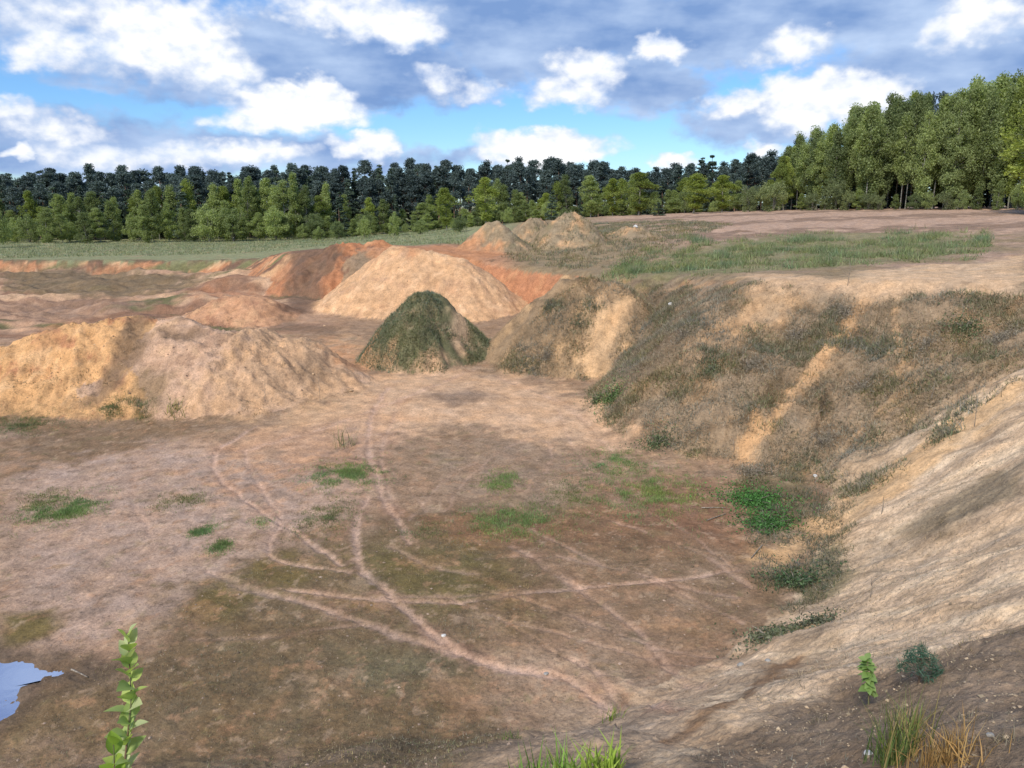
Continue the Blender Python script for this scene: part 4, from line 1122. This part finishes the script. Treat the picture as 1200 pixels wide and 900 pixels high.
for kind, px, t, top, lab, wd in SOLO: plant_tree(kind, px, t, top, lab, None, wd)


# tall grove on the right
def grove_top(px): return np.interp(px, [880, 905, 930, 960, 1000, 1040, 1080, 1120, 1160, 1200, 1300], [205, 180, 168, 152, 128, 122, 112, 104, 102, 96, 90])


rows = []
for row, (t0, t1, step, lift) in enumerate(((118, 92, 14, 5), (122, 97, 14, 0), (128, 103, 14, 0), (136, 111, 16, 2), (146, 121, 18, 6))):
    px = 905 + row * 4
    while px < 1222:
        f = (px - 900) / 300
        kind = rt.choices(['grove', 'aspen', 'pine', 'spruce'], [.84, .16, .0, .0] if row < 2 else [.45, .05, .15, .35])[0]
        rows.append((row, kind, px, t0 + (t1 - t0) * min(f, 1.2) + rt.uniform(-2, 2), grove_top(px) + lift + rt.gauss(0, 9)))
        px += step * rt.uniform(.35, 1.6)
px = 900; i = 0
while px < 1222:
    f = min((px - 900) / 300, 1.2)
    plant_tree('spruce', px, 134 - 25 * f, 214 - 14 * f + rt.gauss(0, 6), '%s low spruce from the gap in the dark understorey of the tall grove' % ordinal(i).capitalize(), 'dark understorey of the tall grove', 2.1)
    px += rt.uniform(10, 16); i += 1
for row in range(5):
    sub = [r for r in rows if r[0] == row]
    for i, (_, kind, px, t, top) in enumerate(sub):
        plant_tree(kind, px, t, top, '%s tree from the gap in %s row of the tall grove, a %s' % (ordinal(i).capitalize(), ('the front', 'the second', 'the third', 'the fourth', 'the last')[row], 'birch' if kind == 'grove' else kind), 'tall grove on the plateau', .98)
px = 930
i = 0
while px < 1222:
    f = (px - 900) / 300
    plant_tree(rt.choice(['bush', 'young', 'young', 'willow']), px, 115.5 - 26 * f, 224 - 8 * f + rt.gauss(0, 9), '%s shrub from the gap in the undergrowth of the tall grove' % ordinal(i).capitalize(), 'undergrowth of the tall grove', .8)
    px += rt.uniform(9, 26); i += 1
plant_tree('aspen', 1200, 80, 92, 'nearest tall bright yellow green tree at the edge of the grove', None, 1.5)


# ------------------------------------------------------------------ near plants
def leaf_mesh(name, L, Wd, bend, mat, col, seg=5):
    V, Fq = [], []
    for i in range(seg + 1):
        u = i / seg; w = Wd * math.sin(math.pi * (u ** .8) * .97 + .05) * .5; z = -bend * L * u * u
        V += [(-w, L * u, z + w * .35), (0, L * u, z), (w, L * u, z + w * .35)]
    for i in range(seg):
        a_ = i * 3; Fq += [(a_, a_ + 1, a_ + 4, a_ + 3), (a_ + 1, a_ + 2, a_ + 5, a_ + 4)]
    return np_mesh(name, np.array(V), np.array(Fq), mat, np.tile(np.asarray(col, np.float32), (len(V), 1)), True)


def green_stem(name, a, b):
    return bark_mat(name, a, b, 20)


M_STEM = green_stem('green_stem', (.12, .12, .05), (.17, .10, .06))
M_NEAR = leaf_mat('near_leaf', (.2, .3, .06), .45, .2, .5, use_col=True)


def sapling(name, label, base, pts, leaves, leafL, cols, seed, stem_r=.006, flat=0.0):
    rg = random.Random(seed)
    e = bpy.data.objects.new(name, None); COL.objects.link(e); e.location = base; tag(e, label, 'sapling')
    P = [Vector(p) - Vector(base) for p in pts]; V, Fq = [], []
    tube(V, Fq, P, [stem_r * (1 - .7 * i / (len(P) - 1)) for i in range(len(P))], 6)
    link_obj('stem', np_mesh('stem', np.array(V), np.array(Fq), M_STEM, smooth=True), e)
    protos = [leaf_mesh('leaf', 1, .74, rg.uniform(.1, .4), M_NEAR, c) for c in cols]
    cum = [0]
    for i in range(len(P) - 1): cum.append(cum[-1] + (P[i + 1] - P[i]).length)
    for i in range(leaves):
        u = leaves and (i + .5) / leaves; d = cum[-1] * (.30 + .70 * u)
        j = max(k for k in range(len(P) - 1) if cum[k] <= d + 1e-9); q = (d - cum[j]) / (cum[j + 1] - cum[j]); p = P[j].lerp(P[j + 1], min(q, 1))
        an = i * 2.4 + rg.uniform(-.4, .4); el_ = rg.uniform(.55, 1.15) - flat + (.35 if u > .85 else 0)
        dr = Vector((math.cos(an) * math.cos(el_), math.sin(an) * math.cos(el_), math.sin(el_)))
        o = link_obj('leaf', rg.choice(protos), e, p); s = leafL * rg.uniform(.75, 1.2) * (1 - .15 * u)
        o.rotation_euler = (dr.to_track_quat('Y', 'Z').to_matrix() @ Matrix.Rotation(rg.uniform(-.7, .7), 3, 'Y')).to_euler(); o.scale = (s, s, s)
    return e


def on_ground(px, py): 
    c = at(px, py); c[2] = hgt(np.array([c[0]]), np.array([c[1]]))[0]; return c


# willow shoot in front, left; it stands on the near slope below the picture
top = W(150, 745, 3.1); bx_, by_ = top[0] - .02, top[1] - .12
b0 = np.array([bx_, by_, hgt(np.array([bx_]), np.array([by_]))[0]])
YG = [(.44, .53, .15), (.38, .47, .16), (.50, .55, .28), (.34, .43, .14)]
m1 = W(146, 895, 3.05); m2 = W(154, 820, 3.08)
sapling('willow_sapling', 'slender leafy light green willow shoot rising nearest the camera', tuple(b0 - [0, 0, .03]), [b0 - [0, 0, .03], m1, m2, top], 56, .092, YG, 3)
tb = W(133, 868, 2.95); b1 = np.array([tb[0] - .02, tb[1] - .1, 0]); b1[2] = hgt(b1[:1], b1[1:2])[0]
sapling('willow_sapling', 'short bright green shoot beside the slender willow shoot', tuple(b1 - [0, 0, .03]), [b1 - [0, 0, .03], (b1 + tb) / 2, tb], 16, .10, [(.30, .42, .06), (.26, .38, .05)], 4)
# seedling on the right slope
s0 = on_ground(1018, 826); t0 = W(1016, 772, 1) ; dist = s0[1] / ray(1018, 826)[1]
tt = W(1016, 772, dist)
sapling('leafy_seedling', 'light green leafy seedling on the slope beside the pine seedling', tuple(s0 - [0, 0, .02]), [s0 - [0, 0, .02], (s0 + tt) / 2 + [.01, 0, 0], tt], 46, .085, [(.22, .33, .10), (.19, .29, .09), (.26, .36, .12)], 6, .007, .75)


def tuft(name, px, py, h, n, cols, label, spread, w=.004, lean=.45, seed=1, cat='grass tuft', base=None):
    c = on_ground(px, py) if base is None else base
    e = bpy.data.objects.new(name, None); COL.objects.link(e); e.location = c; tag(e, label, cat)
    x = np.full(1, c[0]); y = np.full(1, c[1])
    v, f, cc = blades(x, y, n, h, w, spread, cols, lean, seed=seed)
    link_obj('blades', np_mesh('blades', v - c, f, M_VEG, cc), e)['kind'] = 'stuff'
    return e


def near_base(px, py, t):
    p = W(px, py, t); p[2] = hgt(p[:1], p[1:2])[0]; return p


BG_ = [(.20, .32, .06), (.16, .27, .05), (.24, .36, .08)]
tuft('grass_tuft', 0, 0,   .42, 170, BG_, 'bright green grass tuft at the bottom edge, left of a pair', .14, .012, .65, 21, base=near_base(645, 899, 6.1))
tuft('grass_tuft', 0, 0, .40, 100, [(.30, .40, .07), (.26, .36, .06)], 'yellow green grass tuft at the bottom edge, partner of the fuller one', .10, .014, .6, 22, base=near_base(700, 899, 6.1))
tuft('grass_tuft', 717, 842, .22, 40, [(.22, .28, .06), (.18, .24, .05)], 'tiny yellow green sprout on the floor above the tuft pair', .05, .006, .4, 23)
tuft('grass_tuft', 597, 862, .12, 50, [(.12, .18, .05), (.15, .19, .07)], 'tiny faint green sprout left of the tuft pair', .07, .005, .5, 24)
tuft('grass_tuft', 1048, 892, .50, 170, [(.13, .19, .05), (.17, .21, .06), (.28, .23, .09), (.10, .15, .05)], 'tall green and straw grass tuft in the corner soil', .07, .004, .38, 25)
tuft('dry_grass_tuft', 1102, 896, .28, 190, [(.40, .24, .09), (.33, .20, .08), (.46, .31, .13)], 'dry orange grass tuft beside the tall green tuft', .09, .004, .6, 26)
tuft('dry_grass_tuft', 1065, 856, .22, 80, [(.33, .23, .10), (.27, .20, .09)], 'small straw coloured tuft behind the tall green tuft', .06, .003, .6, 27)
tuft('reed_tuft', 400, 524, .85, 26, [(.22, .22, .11), (.17, .19, .09), (.27, .25, .15)], 'sparse tall pale grass stalks on the sandy rise', .14, .009, .3, 28)
tuft('reed_tuft', 415, 522, .5, 14, [(.22, .22, .11), (.17, .19, .09)], 'shorter pale stalks beside the tall stalks on the rise', .1, .008, .4, 29)
tuft('weed_tuft', 205, 482, .5, 60, [(.28, .26, .09), (.2, .2, .08)], 'yellowish weed tuft at foot of the flat-topped sand mound', .2, .012, .6, 30)
for i, (px, py, hh, lab) in enumerate([(1045, 835, .12, 'small straw tuft above the tall green tuft'), (1135, 845, .10, 'small dry tuft on dark soil right of the orange tuft'), (960, 845, .10, 'small dry tuft at the edge of the dark corner soil'), (1180, 870, .12, 'dry tuft in the lower corner of the dark soil')]):
    tuft('dry_grass_tuft', px, py, hh, 40, DRY, lab, .05, .003, .8, 40 + i)

# pine seedling
pb = on_ground(1076, 802); e = bpy.data.objects.new('pine_seedling', None); COL.objects.link(e); e.location = pb; tag(e, 'small dark blue green pine seedling on the slope', 'seedling')
V, Fq = [], []; tube(V, Fq, [(0, 0, -.03), (.005, 0, .16), (0, 0, .33)], [.010, .008, .003], 5)
cen, rad = [(0, 0, .31)], [.05]
for i in range(13):
    a_ = i * 2.4; z = .05 + .2 * (i / 13); q = .14 * (1 - .45 * i / 13); p1 = (math.cos(a_) * q, math.sin(a_) * q, z + .05)
    tube(V, Fq, [(0, 0, z), p1], [.005, .003], 4); cen.append(p1); rad.append(.065)
link_obj('stem', np_mesh('stem', np.array(V), np.array(Fq), M_PINE_BARK), e)
M_SEED = leaf_mat('seedling_needles', (.06, .125, .08), .2, .1)
link_obj('needles', leaves_mesh('needles', cen, rad, 1100, .032, M_SEED, 9, 1.0, .08), e)['kind'] = 'stuff'


# stones
def stone_mat(name, a, b2):
    m, nt, b = new_mat(name); tc = nt.nodes.new('ShaderNodeTexCoord'); n = noise(nt, S(nt, tc.outputs['Object']), 14, 6, .65)
    c = mixc(nt, n.step(.35, .7), a, b2); nt.links.new(c.k, b.inputs['Base Color']); b.inputs['Roughness'].default_value = .85
    bm = nt.nodes.new('ShaderNodeBump'); bm.inputs['Strength'].default_value = .4; bm.inputs['Distance'].default_value = .02; nt.links.new(n.k, bm.inputs['Height']); nt.links.new(bm.outputs[0], b.inputs['Normal'])
    return m


M_STONE = stone_mat('pale_stone', (.42, .40, .37), (.68, .66, .62))
M_STONE2 = stone_mat('grey_stone', (.22, .21, .19), (.36, .34, .31))


def stone(px, py, r, label, mat, seed):
    import bmesh
    c = on_ground(px, py); bm = bmesh.new(); bmesh.ops.create_icosphere(bm, subdivisions=3, radius=1)
    rg = random.Random(seed); ax = [Vector((rg.gauss(0, 1), rg.gauss(0, 1), rg.gauss(0, 1))).normalized() for _ in range(9)]; cut = [rg.uniform(.62, .9) for _ in ax]
    for v in bm.verts:
        for a_, k in zip(ax, cut):
            d = v.co.dot(a_)
            if d > k: v.co -= a_ * (d - k) * .85
        v.co.z *= .72; v.co *= r * (1 + .05 * math.sin(v.co.x * 9 / r * .1))
    me = bpy.data.meshes.new('stone'); bm.to_mesh(me); bm.free(); me.materials.append(mat)
    for p in me.polygons: p.use_smooth = True
    o = link_obj('stone', me, None, (c[0], c[1], c[2] + r * .12)); o.rotation_euler = (0, 0, rg.uniform(0, 6)); tag(o, label, 'stone')


for i, (px, py, r, lab, mt) in enumerate([(786, 357, .13, 'white boulder high on the dark side of the spur', M_STONE), (955, 558, .07, 'pale stone at the top of the sand slope above the shrub', M_STONE), (1018, 884, .035, 'small grey white stone under the tall grass tuft', M_STONE),
                                          (1160, 862, .025, 'pebble on the dark corner soil', M_STONE2), (868, 780, .06, 'grey stone near the toe of the sand slope', M_STONE2), (640, 790, .05, 'small stone beside the long curved track', M_STONE2), (900, 775, .05, 'brownish stone below the grey green plant', M_STONE2),
                                          (745, 266, .22, 'pale boulder on the low soil heap at the scrub edge', M_STONE), (520, 745, .05, 'small pale stone lying by the curved track', M_STONE)]): stone(px, py, r, lab, mt, 70 + i)


# sticks and dead twigs
def stick(name, pts, r, label, branches=(), mat=None):
    b0 = Vector(pts[0]); e = bpy.data.objects.new(name, None) ; V, Fq = [], []
    P = [Vector(p) - b0 for p in pts]; tube(V, Fq, P, [r * (1 - .5 * i / (len(P) - 1)) for i in range(len(P))], 5)
    for q in branches: tube(V, Fq, [Vector(p) - b0 for p in q], [r * .6, r * .25], 4)
    bpy.data.objects.remove(e)
    o = link_obj(name, np_mesh(name, np.array(V), np.array(Fq), mat or M_TWIG, smooth=True), None, b0); tag(o, label, 'stick'); return o


M_PALEWOOD = bark_mat('weathered_wood', (.42, .37, .30), (.58, .52, .44), 20)
def lying(p, q, r, lab, lift=.01):
    a = on_ground(*p); b = on_ground(*q); a[2] += r * .7 + lift; b[2] += r * .7 + lift
    stick('stick', [a, (a + b) / 2 + [0, 0, r * .3], b], r, lab, mat=M_TWIG)


lying((84, 786), (103, 795), .02, 'short stick lying at the end of the puddle')
lying((828, 611), (850, 603), .02, 'dead branch lying left of the bright green shrub')
lying((822, 596), (850, 596), .02, 'thinner dead branch above the thicker one by the shrub')
lying((893, 640), (880, 655), .02, 'dead branch end at the foot of sand slope')


def dead_twig(px, py, hh, lab, seed):
    rg = random.Random(seed); b = on_ground(px, py); k = Vector(b); t_ = k + Vector((rg.uniform(-.15, .15) * hh, rg.uniform(-.1, .1), hh))
    br = []
    for i in range(4):
        u = rg.uniform(.35, .85); p = k.lerp(t_, u); br.append([p, p + Vector((rg.uniform(-.35, .35) * hh, rg.uniform(-.2, .2) * hh, rg.uniform(.1, .35) * hh))])
    stick('dead_twig', [k - Vector((0, 0, .03)), k.lerp(t_, .5) + Vector((.02, 0, 0)), t_], .010, lab, br)


for i, (px, py, hh, lab) in enumerate([(1033, 602, .45, 'upright dead twig in the middle of the sand slope'), (1142, 500, .8, 'branched dead twig near the top of the sand slope'), (1020, 700, .35, 'short dead twig low on the sand slope'), (1090, 470, .6, 'thin dead twig on the border of scrub and sand'),
                                      (993, 335, .9, 'bare twig standing on the sandy rim'), (310, 470, .7, 'bare twigs at the foot of flat-topped sand mound'), (375, 470, 1.0, 'thin bare stem on the sandy rise beside the stalks'), (860, 530, .5, 'dead twig at the foot of the orange sand streak')]): dead_twig(px, py, hh, lab, 90 + i)

sc.render.engine = 'CYCLES'
sc.cycles.max_bounces = 5; sc.cycles.diffuse_bounces = 3; sc.cycles.glossy_bounces = 2; sc.cycles.transmission_bounces = 3
sc.cycles.use_adaptive_sampling = True
sc.cycles.use_denoising = True
